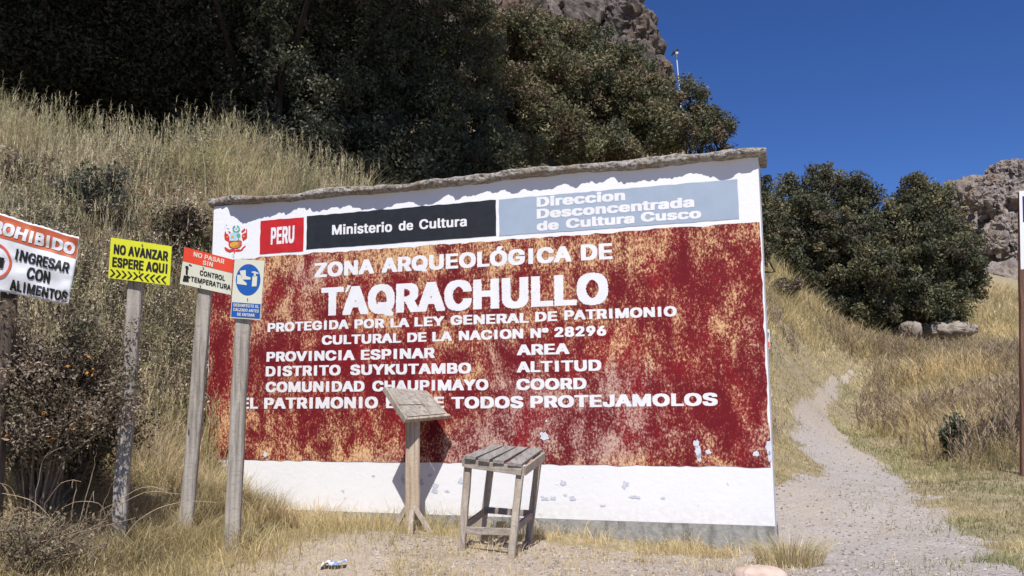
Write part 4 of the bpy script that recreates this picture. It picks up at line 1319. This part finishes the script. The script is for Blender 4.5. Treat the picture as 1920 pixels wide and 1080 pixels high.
B_ = (0.043, 0.022)
G_ = (0.045, 0.02)
T_ = lambda b, x0, x1, y0, y1, cap, w=B_: (b, x0, x1, y0, y1, cap) + w
wall_text([T_('PERU', 508, 552, 459, 455, 32, (0.04, 0.02))], prb)
wall_text([T_('Ministerio', 623, 735.5, 440.5, 434.5, 18.5, (0.03, 0.015)), T_('de', 748, 775, 432.5, 431, 17.5, (0.03, 0.015)), T_('Cultura', 786.5, 875.5, 430, 424, 18, (0.03, 0.015))], blk)
wall_text([T_('Direccion', 1006.7, 1172.6, 388.5, 375.5, 18.5, G_), T_('Desconcentrada', 1006.7, 1302, 410.3, 388, 18.5, G_), T_('de', 1006.7, 1048, 433, 430.3, 18, G_), T_('Cultura', 1061.5, 1190, 428.5, 418.3, 18, G_), T_('Cusco', 1202, 1315, 416.5, 409, 18, G_)], gry)
wall_text([
    T_('ZONA', 590, 701.5, 520.7, 512.7, 27), T_('ARQUEOLÓGICA', 716, 1072, 511.5, 490.5, 28.5), T_('DE', 1089.6, 1149, 488.7, 485.8, 30),
    T_('TAQRACHULLO', 602, 1141, 592.5, 569.6, (53, 58), (0.05, 0.03)),
    T_('PROTEGIDA', 502, 654, 622.8, 616.3, 17), T_('POR', 665, 720.7, 616, 614.5, 17), T_('LA', 732.6, 767.6, 614.2, 613, 17), T_('LEY', 777.6, 833.3, 612.4, 610.4, 17.5),
    T_('GENERAL', 845, 992, 609.5, 605, 18), T_('DE', 1004, 1045, 603.3, 601.5, 18), T_('PATRIMONIO', 1058.5, 1269, 600.3, 592.8, 18.5),
    T_('CULTURAL', 603.7, 752, 646.5, 642.4, 17.5), T_('DE', 764, 800, 641.7, 640.4, 17.5), T_('LA', 811, 848, 640.2, 639, 17.5), T_('NACION', 860.6, 981.5, 638.4, 634.4, 18), T_('N°', 995, 1029, 634, 632.6, 18), T_('28296', 1040, 1137, 632.2, 629, 18.5),
    T_('PROVINCIA', 500, 665, 678.3, 675, 18.5), T_('ESPINAR', 677, 815.6, 674.8, 671.2, 19), T_('AREA', 969.6, 1068, 666.2, 663.7, 20),
    T_('DISTRITO', 498.5, 639, 705.8, 703.4, 19), T_('SUYKUTAMBO', 657, 883.7, 703.2, 700, 19.5), T_('ALTITUD', 969.6, 1128, 698.5, 695, 20.5),
    T_('COMUNIDAD', 498.5, 683.7, 735.4, 734, 19.5), T_('CHAUPIMAYO', 698.5, 916, 733.8, 731.3, 20), T_('COORD', 968.7, 1100, 731.4, 729.5, 21),
    T_('EL', 452, 484, 766.6, 766.2, 20.5), T_('PATRIMONIO', 495.5, 709, 766.5, 765.3, 21), T_('ES', 724, 760, 765.2, 765, 21), T_('DE', 790, 833, 764.9, 764.8, 21), T_('TODOS', 846.7, 981.5, 766, 765, 22), T_('PROTEJAMOLOS', 995, 1346, 764.6, 760.3, 23),
], red)

mb = MB(); mb.add([Lw(647, 549, -.005), Lw(651, 548, -.005), Lw(659, 535, -.005), Lw(652, 535.5, -.005)], [[0, 1, 2, 3]]); mb.build('accent', M_LET, red, local=True)
# chips where the coat has come off the red field
r = np.random.default_rng(12)
M_CHIP = paint('chipped_plaster', (0.62, 0.64, 0.70), 0.8, 0.1, 40); M_CHIPW = paint('chipped_whitewash', (0.56, 0.58, 0.66), 0.8, 0.2, 60)


def blot(px, py, rx, ry, y, mb, k=14, irr=0.3):
    c = W(px, py); sx0 = W(px + rx, py)[0] - c[0]; sz0 = W(px, py - ry)[1] - c[1]
    pts = []
    for q in range(k):
        a = -2 * math.pi * q / k; m_ = 1 + irr * (r.random() - 0.5) * 2
        pts.append((c[0] + math.cos(a) * sx0 * m_, y, c[1] + math.sin(a) * sz0 * m_))
    mb.add(pts, [list(range(k))])


for px, py, rx, ry in [(1021, 818, 8, 9), (1306, 832, 5, 7), (1309, 846, 6, 12), (1311, 858, 4, 7), (1328, 847, 5, 4.5), (1417, 850, 6, 5), (1441, 838, 5, 14), (1443, 856, 4, 9), (498, 851, 4, 6), (1025, 789, 2, 3)]:
    mb = MB(); blot(px, py, rx, ry, -0.0055, mb); mb.build('bare_chip', M_CHIP, red, local=True)
for px, py, rx, ry in [(816, 912, 6, 6), (815, 922, 6, 4), (863, 902, 5, 6), (755, 900, 4, 7), (790, 905, 4, 6), (806, 890, 4, 3), (838, 921, 4, 2), (1020, 935, 8, 4), (1037, 934, 5, 3), (1056, 905, 5, 4), (1075, 935, 6, 4), (1173, 908, 6, 7), (1190, 932, 9, 3), (1243, 934, 4, 2.5), (1060, 928, 3, 2), (1130, 948, 5, 2), (700, 892, 3, 2)]:
    mb = MB(); blot(px, py, rx, ry, -0.003, mb, irr=0.5); mb.build('bare_chip', M_CHIPW, wall, local=True)

# coat of arms, painted
emb = lambda zx, zy: (400 + zx * 0.0926, 400 + zy * 0.0926)
E_R = paint('arms_red', (0.60, 0.04, 0.035), 0.6, .1); E_G = paint('arms_green', (0.10, 0.42, 0.33), 0.6, .2); E_B = paint('arms_blue', (0.42, 0.62, 0.72), 0.6, .1)
E_Y = paint('arms_yellow', (0.66, 0.38, 0.06), 0.6, .15); E_W = paint('arms_grey', (0.62, 0.62, 0.70), 0.6, .1); E_O = paint('arms_orange', (0.62, 0.16, 0.05), 0.6, .1)


def epoly(mb, pts, y):
    V = [Lw(*emb(*p), y) for p in pts]
    x = [v_[0] for v_ in V]; z = [v_[2] for v_ in V]
    ar = sum(x[i] * z[(i + 1) % len(x)] - x[(i + 1) % len(x)] * z[i] for i in range(len(x)))
    mb.add(V, [list(range(len(V)))[::(1 if ar > 0 else -1)]])


def ell(cx, cy, rx, ry, k=20, a0=0, a1=2 * math.pi): return [(cx + rx * math.cos(a0 + (a1 - a0) * i / k), cy + ry * math.sin(a0 + (a1 - a0) * i / k)) for i in range(k)]


arms = MB()
for p in ([(245, 350), (262, 380), (268, 410), (300, 420), (330, 480), (330, 575), (290, 560), (235, 530), (225, 450)], [(310, 345), (362, 395), (340, 412), (312, 385)],
          [(570, 365), (640, 300), (655, 330), (600, 385), (575, 385)], [(665, 305), (687, 330), (687, 490), (650, 525), (600, 555), (580, 470), (590, 425), (640, 400), (668, 390)],
          [(225, 690), (255, 685), (330, 735), (420, 710), (445, 750), (440, 810), (420, 800), (415, 765), (330, 790), (250, 750)], [(440, 745), (500, 725), (560, 735), (600, 690), (650, 650), (662, 665), (620, 700), (590, 750), (520, 770), (455, 770)],
          [(312, 560), (580, 560), (578, 640), (540, 690), (470, 715), (400, 715), (335, 690), (312, 640)]):
    epoly(arms, p, -0.0045)
arms_o = arms.build('coat_of_arms', E_R, wall, local=True)
mb = MB(); ou, inn = ell(467, 315, 76, 76, 24, -1.35, 4.6), ell(467, 315, 46, 48, 24, -1.35, 4.6)
for i in range(23): epoly(mb, [ou[i], ou[i + 1], inn[i + 1], inn[i]], -0.0045)
mb.build('wreath', E_G, arms_o, local=True)
mb = MB(); epoly(mb, ell(515, 450, 42, 46, 9), -0.006); epoly(mb, [(505, 494), (525, 494), (525, 545), (505, 545)], -0.006); mb.build('tree_charge', E_G, arms_o, local=True)
mb = MB(); epoly(mb, [(338, 400), (380, 392), (455, 388), (455, 556), (338, 556)], -0.0045); mb.build('blue_quarter', E_B, arms_o, local=True)
mb = MB(); epoly(mb, [(365, 470), (400, 445), (425, 470), (425, 500), (365, 500)], -0.006); epoly(mb, ell(445, 640, 105, 62, 18), -0.006); epoly(mb, ell(290, 480, 22, 16, 8), -0.006); epoly(mb, ell(625, 465, 24, 18, 8), -0.006); mb.build('gold_charges', E_Y, arms_o, local=True)
mb = MB(); epoly(mb, [(520, 570), (560, 580), (560, 640), (440, 690), (430, 670), (510, 640)], -0.0075); mb.build('orange_shade', E_O, arms_o, local=True)
for pl in ([(380, 812), (430, 815), (425, 890), (395, 880)], ell(270, 230, 16, 18, 7), ell(235, 280, 9, 14, 6), ell(300, 300, 30, 12, 7), ell(467, 300, 26, 20, 9), [(460, 392), (545, 400), (560, 550), (460, 550)]):
    mb = MB(); epoly(mb, pl, -0.0042); mb.build('grey_wash', E_W, arms_o, local=True)

# ------------------------------------------------------------------ wooden lectern
cz_ = lambda px, py, q: onwall(px, py, q)
A, B, C, D = cz_(722, 728, .50), cz_(800, 735, .10), cz_(840, 779, .16), cz_(761, 787, .54)
base = cz_(772, 1001, 0.34)
lec = thing('wooden_lectern', 'tilted wooden lectern on a single post before the lettering', 'lectern', base)
nrm = np.cross(B - A, D - A); nrm /= np.linalg.norm(nrm)
if nrm[2] < 0: nrm = -nrm
bl = lambda u, v: A * (1 - u) * (1 - v) + B * u * (1 - v) + C * u * v + D * (1 - u) * v
mb = MB()
for (u0, u1, v0, v1, h, sd) in [(.04, .60, .03, .55, .012, 1), (.615, .95, .03, .93, .010, 2), (.04, .60, .572, .93, .009, 3)]:
    c4 = [bl(u0, v0), bl(u1, v0), bl(u1, v1), bl(u0, v1)]
    c4 = [p + nrm * h for p in c4]
    if np.cross(c4[1] - c4[0], c4[2] - c4[0]) @ nrm < 0: c4 = c4[::-1]
    mb.slab(c4, nrm, .014)
mb.build('top_panel', M_WOODX, lec)
mb = MB()
e1 = (B - A) / np.linalg.norm(B - A); e2 = (D - A) / np.linalg.norm(D - A)
for p0, p1, wd, dp, up_ in [(A, D, .05, .022, nrm), (B, C, .028, .02, nrm), (D - e1 * .012, C + e1 * .012, .045, .022, nrm), (A, B, .03, .02, nrm)]:
    mb.beam(p0 - nrm * .008, p1 - nrm * .008, wd, dp, up_, 3, .001, seed=int(wd * 1000))
mb.build('rim', M_WOOD, lec)
mb = MB()
ctr = bl(.5, .6) - nrm * .03
ptop = np.array([base[0] + 0.0, base[1], ctr[2] - 0.01]); ptop[:2] = base[:2] + (ctr[:2] - base[:2]) * 0.15
mb.beam(base + [0, 0, -.08], ptop + [0, 0, .03],   .118, .105, HW + NW * .55, 8, .0012, seed=4)
mb.build('post', M_WOODP, lec)
for (px, py, qx, qy, dq) in [(764, 950, 735, 999, -.06), (777, 950, 808, 1000, -.10), (772, 958, 770, 1006, -.24)]:
    mb = MB(); p1 = cz_(px, py, .37 - dq * .3); p0 = cz_(qx, qy, .36 - dq * 1.0)
    mb.beam(p1, p0, .042, .03, HW, 4, .0012, seed=px); mb.build('brace', M_WOOD, lec)
mb = MB(); p0, p1 = cz_(774, 1000, .45), cz_(804, 1002, .5)
p0[2] = zg(p0[0], p0[1]) + .008; p1[2] = zg(p1[0], p1[1]) + .008
mb.beam(p0, p1, .05, .03, NW, 3, .001); mb.build('foot_board', M_WOOD, lec)

# ------------------------------------------------------------------ wooden stool
bFR = hit(958, 1047); bFL = hit(865, 1032)
zt = None
dFR, dFL = bFR[1], bFL[1]
bBR = hit(989, 1020); bBL = hit(901, 1012)
# seat corners above the feet, legs lean a little
tFR = at(979, 868, dFR + .05); tFL = at(873, 853, dFL + .03); tBR = at(1016, 842, bBR[1] - .03); tBL = at(923, 834, bBL[1] - .03)
zs_ = np.mean([tFR[2], tFL[2], tBR[2], tBL[2]])
# the seat tips a little towards the viewer
sb_ = (bFR + bFL + bBR + bBL) / 4
stool = thing('wooden_stool', 'tall weathered wooden stool with slatted seat before the wall', 'stool', sb_)
sl_ = lambda u, v: (tFL * (1 - u) + tFR * u) * (1 - v) + (tBL * (1 - u) + tBR * u) * v
ex = tFR - tFL; ex /= np.linalg.norm(ex); ey = tBL - tFL; ey /= np.linalg.norm(ey)
M_SLAT = wood('stool_slat', (0.27, 0.25, 0.23), (0.38, 0.355, 0.33), (0.12, 0.105, 0.09), 1)
wseat = np.linalg.norm(tFR - tFL)
for k, (u0, u1) in enumerate([(0.0, .20), (.255, .45), (.51, .70), (.765, 1.0)]):
    mb = MB(); rr_ = np.random.default_rng(k)
    uc = (u0 + u1) / 2
    e = [(-.045 - .02 * rr_.random()), 1.03 + .025 * rr_.random()]
    mb.beam(sl_(uc, e[0]) + [0, 0, -.011], sl_(uc, e[1]) + [0, 0, -.011], (u1 - u0) * wseat, .022, ex, 4, .0012, seed=k + 3)
    mb.build('slat', M_SLAT, stool)
legs = []
for top_, bot in ((tFL, bFL), (tFR, bFR), (tBL, bBL), (tBR, bBR)):
    inn = (sl_(.5, .5) - top_) * .07
    a_ = top_ + inn - [0, 0, .025]; b_ = bot + [0, 0, -.03]
    legs.append((a_, b_))
    mb = MB(); mb.beam(b_, a_, .05, .045, ex, 6, .0012, seed=int(abs(bot[0]) * 1000)); mb.build('leg', M_WOOD, stool)
cn = {0: tFL, 1: tFR, 2: tBL, 3: tBR}
M_WX = wood('stool_rail', (0.33, 0.28, 0.23), (0.45, 0.40, 0.34), (0.17, 0.135, 0.11), 0)
for a_, b_, off in ((0, 1, -ey * .016), (2, 3, ey * .016), (0, 2, -ex * .016), (1, 3, ex * .016)):
    mb = MB(); mb.beam(cn[a_] + [0, 0, -.054] + off, cn[b_] + [0, 0, -.054] + off, .062, .02, (0, 0, 1), 4, .001, seed=a_ * 4 + b_)
    mb.build('apron', M_WX if off @ ex ** 2 == 0 or a_ == 0 else M_WOOD, stool)
zst = (bFL[2] + bFR[2]) / 2 + .155
def leg_at(i, z):
    t_, b_ = legs[i]
    k = (z - b_[2]) / (t_[2] - b_[2]); return b_ + (t_ - b_) * k
for a_, b_, dz, off in ((0, 1, 0.0, ey * .0), (2, 3, .03, ey * .0), (0, 2, .02, ex * .0), (1, 3, .02, ex * .0)):
    mb = MB(); pa, pb = leg_at(a_, zst + dz) + off, leg_at(b_, zst + dz) + off
    dd = (pb - pa) / np.linalg.norm(pb - pa)
    mb.beam(pa + dd * .012, pb - dd * .012, .05, .022, (0, 0, 1), 3, .001, seed=a_ + b_ * 5); mb.build('stretcher', M_WX, stool)


# ------------------------------------------------------------------ notice signs on posts
def sign_panel(c4):
    """plane of a board from its corners TL TR BR BL: returns point(u, v) with v up, and the outward normal"""
    TL, TR, BR, BL = [np.array(p) for p in c4]
    n = np.cross(TR - TL, BL - TL); n /= np.linalg.norm(n)
    if n @ (CAM - TL) < 0: n = -n
    return (lambda u, v, h=0.0: (BL * (1 - u) + BR * u) * (1 - v) + (TL * (1 - u) + TR * u) * v + n * h), n


def corners(px4, d, yaw):
    """board plane: distance d straight ahead at its middle, turned yaw about the vertical"""
    c = np.mean(np.array(px4), axis=0)
    P0 = at(c[0], c[1], d)
    n = np.array([math.sin(yaw), -math.cos(yaw), 0])
    out = []
    for p in px4:
        r_ = ray(*p); t_ = ((P0 - CAM) @ n) / (r_ @ n); out.append(CAM + r_ * t_)
    return out


def orient(V, F, n):
    V = np.array(V); out = []
    for f in F:
        a = np.cross(V[f[1]] - V[f[0]], V[f[2]] - V[f[0]])
        out.append(f if a @ n > 0 else f[::-1])
    return out


def flatpoly(mb, P, n, uv, h):
    V = [P(u, v, h) for u, v in uv]
    ar = sum(np.cross(V[i] - V[0], V[i + 1] - V[0]) for i in range(1, len(V) - 1))
    mb.add(V, [list(range(len(V)))[::(1 if ar @ n > 0 else -1)]])


def sign_text(mb, P, n, body, u0, u1, v0, v1, h, wx, wy, space=1.06):
    p0, p1 = P(u0, v0, h), P(u1, v0, h)
    up = P((u0 + u1) / 2, v1, h) - P((u0 + u1) / 2, v0, h)
    Vt, Ft = text_quads(body, p0, p1, up, wx, wy, 0.0, 26, space=space)
    mb.add(Vt, orient(Vt, Ft, n))


def board(P, n, mat_, parent, name='board', th=0.008):
    mb = MB()
    c = [P(0, 1), P(1, 1), P(1, 0), P(0, 0)]
    if np.cross(c[1] - c[0], c[2] - c[0]) @ n < 0: c = c[::-1]
    mb.slab(c, n, th)
    return mb.build(name, mat_, parent)


def post(parent, top, bot, wdt, dep, mat_, side=(1, 0, 0), seed=1, rough=.0016, taper=1.0, n=14):
    mb = MB(); mb.beam(bot, top, wdt, dep, side, n, rough, taper, seed)
    return mb.build('post', mat_, parent)


M_NAIL = paint('rusty_nail', (0.10, 0.06, 0.045), .6, .2)


def nails(P, n, parent, uvs):
    for u, v in uvs:
        mb = MB(); flatpoly(mb, P, n, [(u + .016 * math.cos(a), v + .022 * math.sin(a)) for a in np.linspace(0, 2 * math.pi, 8, endpoint=False)], .006); mb.build('nail', M_NAIL, parent)


GS = 'notice signs on wooden posts'
M_YEL = paint('yellow_board', (0.62, 0.63, 0.03), 0.4, .05, 5); M_INK = paint('black_ink', (0.012, 0.012, 0.013), .5, .1)
M_CREAM = paint('cream_board', (0.60, 0.60, 0.49), 0.4, .04, 5); M_ORR = paint('orange_red', (0.68, 0.06, 0.025), .4, .05); M_BLU = paint('blue_board', (0.012, 0.09, 0.36), .4, .08)
# yellow sign
c4 = corners([(208, 445), (322, 462), (318, 535), (203, 521)], 5.72, 0.12)
P, n = sign_panel(c4)
bt = at(219, 1040, 5.78); bt[2] = zg(bt[0], bt[1]) - .15
tp = at(257, 500, 5.78)
sg = thing('warning_sign', 'yellow board reading NO AVANZAR ESPERE AQUI on a grey post', 'sign', bt + [0, 0, .15], group=GS)
post(sg, tp, bt, .088, .06, M_POST, (1, .15, 0), 31)
bd = board(P, n, M_YEL, sg)
mb = MB()
sign_text(mb, P, n, 'NO AVANZAR', .06, .95, .61, .85, .003, .045, .02)
sign_text(mb, P, n, 'ESPERE AQUI', .05, .95, .29, .53, .003, .045, .02)
mb.build('lettering', M_INK, bd)
mb = MB()
for k in range(10):
    u = .02 + k * .093 + (.03 if k >= 5 else 0)
    s_ = 1 if k < 5 else -1
    a0, a1 = (u, u + .062)
    if s_ < 0: a0, a1 = a1, a0
    flatpoly(mb, P, n, [(a0, .22), (a0 + s_ * .032, .22), (a1 + s_ * .032, .125), (a1, .125)], .003)
    flatpoly(mb, P, n, [(a1, .125), (a1 + s_ * .032, .125), (a0 + s_ * .032, .03), (a0, .03)], .003)
mb.build('chevrons', M_INK, bd)
nails(P, n, bd, [(.52, .92), (.50, .24)])
# red and cream sign
c4 = corners([(346, 463), (438, 487), (433, 553), (337, 532)], 6.05, 0.1)
P, n = sign_panel(c4)
bt = at(345, 1022, 6.1); bt[2] = zg(bt[0], bt[1]) - .15; tp = at(388, 505, 6.1)
sg = thing('warning_sign', 'red and cream board reading NO PASAR SIN CONTROL TEMPERATURA on a leaning post', 'sign', bt + [0, 0, .15], group=GS)
post(sg, tp, bt, .09, .06, M_POST, (1, .1, 0), 32)
bd = board(P, n, M_CREAM, sg)
mb = MB(); flatpoly(mb, P, n, [(0, .62), (1, .62), (1, 1), (0, 1)], .002); hb = mb.build('red_band', M_ORR, bd)
mb = MB(); sign_text(mb, P, n, 'NO PASAR', .20, .82, .81, .94, .004, .03, .02); sign_text(mb, P, n, 'SIN', .40, .60, .65, .775, .004, .03, .02); mb.build('lettering', M_CREAM, hb)
mb = MB(); sign_text(mb, P, n, 'CONTROL', .36, .86, .35, .49, .003, .03, .02); sign_text(mb, P, n, 'TEMPERATURA', .20, .985, .13, .27, .003, .03, .02); mb.build('lettering', M_INK, bd)
mb = MB()
for uv in ([(.06, .50), (.12, .52), (.14, .44), (.08, .42)], [(.085, .42), (.125, .42), (.13, .28), (.09, .28)], [(.06, .25), (.15, .25), (.17, .10), (.05, .08)], [(.13, .58), (.19, .56), (.185, .53), (.13, .55)], [(.12, .27), (.19, .24), (.185, .20), (.13, .22)]):
    flatpoly(mb, P, n, uv, .003)
mb.build('thermometer_symbol', M_INK, bd)
nails(P, n, bd, [(.42, .56), (.40, .06)])
# blue sign
c4 = corners([(440, 485), (496, 489), (488, 600), (432, 596)], 6.0, 0.05)
P, n = sign_panel(c4)
bt = at(434, 1000, 6.05); bt[2] = zg(bt[0], bt[1]) - .15; tp = at(458, 560, 6.05)
sg = thing('notice_sign', 'narrow cream board with a round blue disinfecting symbol on a grey post', 'sign', bt + [0, 0, .15], group=GS)
post(sg, tp, bt, .10, .06, M_POST, (1, .1, 0), 33)
bd = board(P, n, M_CREAM, sg)
mb = MB(); flatpoly(mb, P, n, [(.5 + .41 * math.cos(a), .66 + .265 * math.sin(a)) for a in np.linspace(0, 2 * math.pi, 40, endpoint=False)], .002); disc = mb.build('blue_disc', M_BLU, bd)
mb = MB()
for uv in ([(.20, .80), (.40, .82), (.42, .72), (.58, .70), (.58, .665), (.30, .655)], [(.13, .73), (.28, .73), (.30, .66), (.46, .60), (.47, .565), (.14, .575)], [(.64, .72), (.80, .73), (.80, .56), (.64, .55)], [(.68, .78), (.75, .78), (.75, .73), (.68, .73)], [(.60, .785), (.82, .765), (.84, .785), (.70, .81), (.60, .80)]):
    flatpoly(mb, P, n, uv, .004)
mb.build('boots_and_bottle_symbol', M_CREAM, disc)
mb = MB(); flatpoly(mb, P, n, [(.02, .02), (.98, .02), (.98, .265), (.02, .265)], .002); lb_ = mb.build('blue_band', M_BLU, bd)
nails(P, n, bd, [(.55, .90), (.53, .33)])
mb = MB()
for tx, u0, u1, v0, v1 in (('DESINFECTE EL', .08, .93, .195, .245), ('CALZADO ANTES', .08, .93, .12, .17), ('DE ENTRAR', .22, .80, .045, .095)): sign_text(mb, P, n, tx, u0, u1, v0, v1, .004, .03, .02)
mb.build('lettering', M_CREAM, lb_)
# cloth banner at the left edge
c4 = corners([(-95, 372), (150, 447), (128, 572), (-125, 520)], 5.2, 0.22)
P, n = sign_panel(c4)
bt = at(-8, 900, 5.28); bt[2] = zg(bt[0], bt[1]) - .15
sg = thing('banner_sign', 'torn white and orange PROHIBIDO banner on a dark log at the left edge', 'sign', bt + [0, 0, .15], group=GS)
mb = MB(); mb.tube([bt, at(-3, 760, 5.28), at(12, 640, 5.28), at(22, 480, 5.28)], [.055, .052, .05, .045], 10); mb.build('post', M_LOG, sg, smooth=True)
nu, nv = 60, 30


def ripple(u, v): return 0.012 * np.sin(u * 21 + v * 5) * (0.4 + v) + 0.016 * fbm(np.asarray(u) * 5, np.asarray(v) * 4, seed=77, octv=3)


def cloth(u0, u1, v0, v1, h, mb, scallop=False):
    us = np.linspace(u0, u1, nu); vs = np.linspace(v0, v1, nv)
    V = []
    for u in us:
        for v_ in vs:
            vv = v_ + (0.012 * abs(math.sin(u * 130)) if scallop and v_ == vs[-1] else 0)
            V.append(P(u, vv, h + float(ripple(np.array([u]), np.array([vv]))[0])))
    F = []
    for i in range(nu - 1):
        for j in range(nv - 1): F.append([i * nv + j, i * nv + nv + j, i * nv + nv + j + 1, i * nv + j + 1])
    mb.add(V, orient(V, F, n))


M_CLOTH = paint('white_vinyl', (0.66, 0.67, 0.70), 0.45, .06, 5)
mb = MB(); cloth(0, 1, 0, 1, 0, mb, True); bn = mb.build('banner', M_CLOTH, sg, smooth=True)
md = bn.modifiers.new('thick', 'SOLIDIFY'); md.thickness = 0.002; md.offset = -1
mb = MB(); cloth(.0, .995, .69, .985, .002, mb); ob_ = mb.build('orange_band', paint('faded_orange', (0.50, 0.12, 0.05), .5, .12, 4), bn, smooth=True)


def cloth_text(body, u0, u1, v0, v1, h, mb, wx, wy, rows=26):
    res, dh, pad, cap = text_rows(body, wx, wy, rows)
    xa = min(s[0][0] for s in res.values()); xb = max(s[-1][1] for s in res.values()); H = cap + 2 * pad
    V, F = [], []
    for k, sp_ in res.items():
        a0, a1 = v0 + (v1 - v0) * (k * dh + pad) / H, v0 + (v1 - v0) * ((k + 1) * dh + pad) / H
        for a, b in sp_:
            ua, ub = u0 + (u1 - u0) * (a - xa) / (xb - xa), u0 + (u1 - u0) * (b - xa) / (xb - xa)
            m_ = max(1, int((ub - ua) / .02))
            for q in range(m_):
                x0, x1 = ua + (ub - ua) * q / m_, ua + (ub - ua) * (q + 1) / m_
                for u, v_ in ((x0, a0), (x1, a0), (x1, a1), (x0, a1)):
                    V.append(P(u, v_, h + float(ripple(np.array([u]), np.array([v_]))[0])))
                nn = len(V); F.append([nn - 4, nn - 3, nn - 2, nn - 1])
    mb.add(V, orient(V, F, n))


mb = MB(); cloth_text('PROHIBIDO', .28, .975, .735, .905, .006, mb, .045, .03); mb.build('lettering', M_CLOTH, ob_)
mb = MB()
cloth_text('INGRESAR', .558, .962, .455, .605, .005, mb, .04, .025); cloth_text('CON', .66, .83, .245, .41, .005, mb, .04, .025); cloth_text('ALIMENTOS', .55, .985, .04, .185, .005, mb, .04, .025)
mb.build('lettering', M_INK, bn)
mb = MB(); k = 40
an = np.linspace(0, 2 * math.pi, k + 1)
for i in range(k):
    q4 = [(.40 + .14 * math.cos(an[i]), .37 + .245 * math.sin(an[i])), (.40 + .14 * math.cos(an[i + 1]), .37 + .245 * math.sin(an[i + 1])), (.40 + .122 * math.cos(an[i + 1]), .37 + .212 * math.sin(an[i + 1])), (.40 + .122 * math.cos(an[i]), .37 + .212 * math.sin(an[i]))]
    V = [P(u, v_, .005 + float(ripple(np.array([u]), np.array([v_]))[0])) for u, v_ in q4]; mb.add(V, orient(V, [[0, 1, 2, 3]], n))
mb.build('prohibition_ring', paint('ring_red', (0.55, 0.10, 0.05), .5, .1), bn)
mb = MB()
for uv in ([(.32, .30), (.43, .30), (.43, .34), (.32, .34)], [(.33, .38), (.42, .38), (.40, .45), (.35, .45)], [(.445, .30), (.478, .30), (.483, .44), (.44, .44)]): 
    V = [P(u, v_, .007 + float(ripple(np.array([u]), np.array([v_]))[0])) for u, v_ in uv]; mb.add(V, orient(V, [[0, 1, 2, 3]], n))
mb.build('food_symbol', M_INK, bn)

# sign at the right edge of the picture
c4 = corners([(1911, 358), (2075, 352), (2085, 500), (1914, 505)], 9.6, -0.15)
P, n = sign_panel(c4)
bt = at(1918, 905, 9.7); bt[2] = zg(bt[0], bt[1]) - .1
sg = thing('information_sign', 'white and blue board on a brown post cut by the right edge', 'sign', bt + [0, 0, .1], group=GS)
mb = MB(); mb.beam(bt, at(1914, 362, 9.7), .05, .05, (1, 0, 0), 10, .002); mb.build('post', wood('brown_post', (0.16, 0.085, 0.06), (0.24, 0.14, 0.10), (0.07, 0.04, 0.03)), sg)
mb = MB(); p2 = at(2078, 900, 9.7); p2[2] = zg(p2[0], p2[1]) - .1; mb.beam(p2, at(2074, 356, 9.7), .05, .05, (1, 0, 0), 10, .002); mb.build('post', bpy.data.materials['brown_post'], sg)
bd = board(P, n, paint('white_board', (0.75, 0.76, 0.78), .4, .03), sg)
mb = MB(); flatpoly(mb, P, n, [(.035, .6), (.96, .6), (.96, .93), (.035, .93)], .003); mb.build('blue_band', paint('ink_blue', (0.03, 0.03, 0.25), .4, .05), bd)

# little sign half hidden behind the right edge of the wall
c4 = corners([(1424, 618), (1443, 617), (1444, 654), (1425, 655)], 9.0, -0.1)
P, n = sign_panel(c4)
bt = at(1432, 900, 9.02); bt[2] = zg(bt[0], bt[1]) - .1
sg = thing('small_sign', 'small white and red sign peeking out behind the right wall edge', 'sign', bt + [0, 0, .1], group=GS)
mb = MB(); mb.beam(bt, at(1431, 620, 9.02), .04, .03, (1, 0, 0), 6, .001); mb.build('post', M_POST, sg)
bd = board(P, n, M_CLOTH, sg)
mb = MB(); flatpoly(mb, P, n, [(.5, .05), (.95, .05), (.95, .35), (.5, .35)], .003); mb.build('red_mark', M_ORR, bd)
mb = MB(); flatpoly(mb, P, n, [(.6, .6), (.85, .55), (.9, .8), (.7, .9)], .003); mb.build('black_mark', M_INK, bd)

# mast with a lamp by the cliff edge
b0 = at(1276, 190, 31.5)
ms = thing('lamp_mast', 'thin white mast with a small lamp beside the cliff edge', 'lamp mast', [b0[0], b0[1], zg(b0[0], b0[1])])
mb = MB(); mb.tube([[b0[0], b0[1], zg(b0[0], b0[1]) - .2], b0, at(1268, 100, 31.5)], [.03, .022, .018], 6); mb.build('pole', paint('white_metal', (.7, .7, .72), .4), ms)
mb = MB(); mb.tube([at(1259, 104, 31.5), at(1264, 98, 31.5), at(1268, 95, 31.5), at(1273, 93, 31.5)], [.02, .06, .075, .01], 8); mb.build('lamp_head', paint('dark_metal', (.03, .03, .03), .4), ms)
mb = MB(); mb.tube([at(1269, 101, 31.4), at(1269, 98, 31.4)], [.05, .06], 8); mb.build('lamp_glass', paint('lamp_glass', (.8, .8, .8), .2), ms)
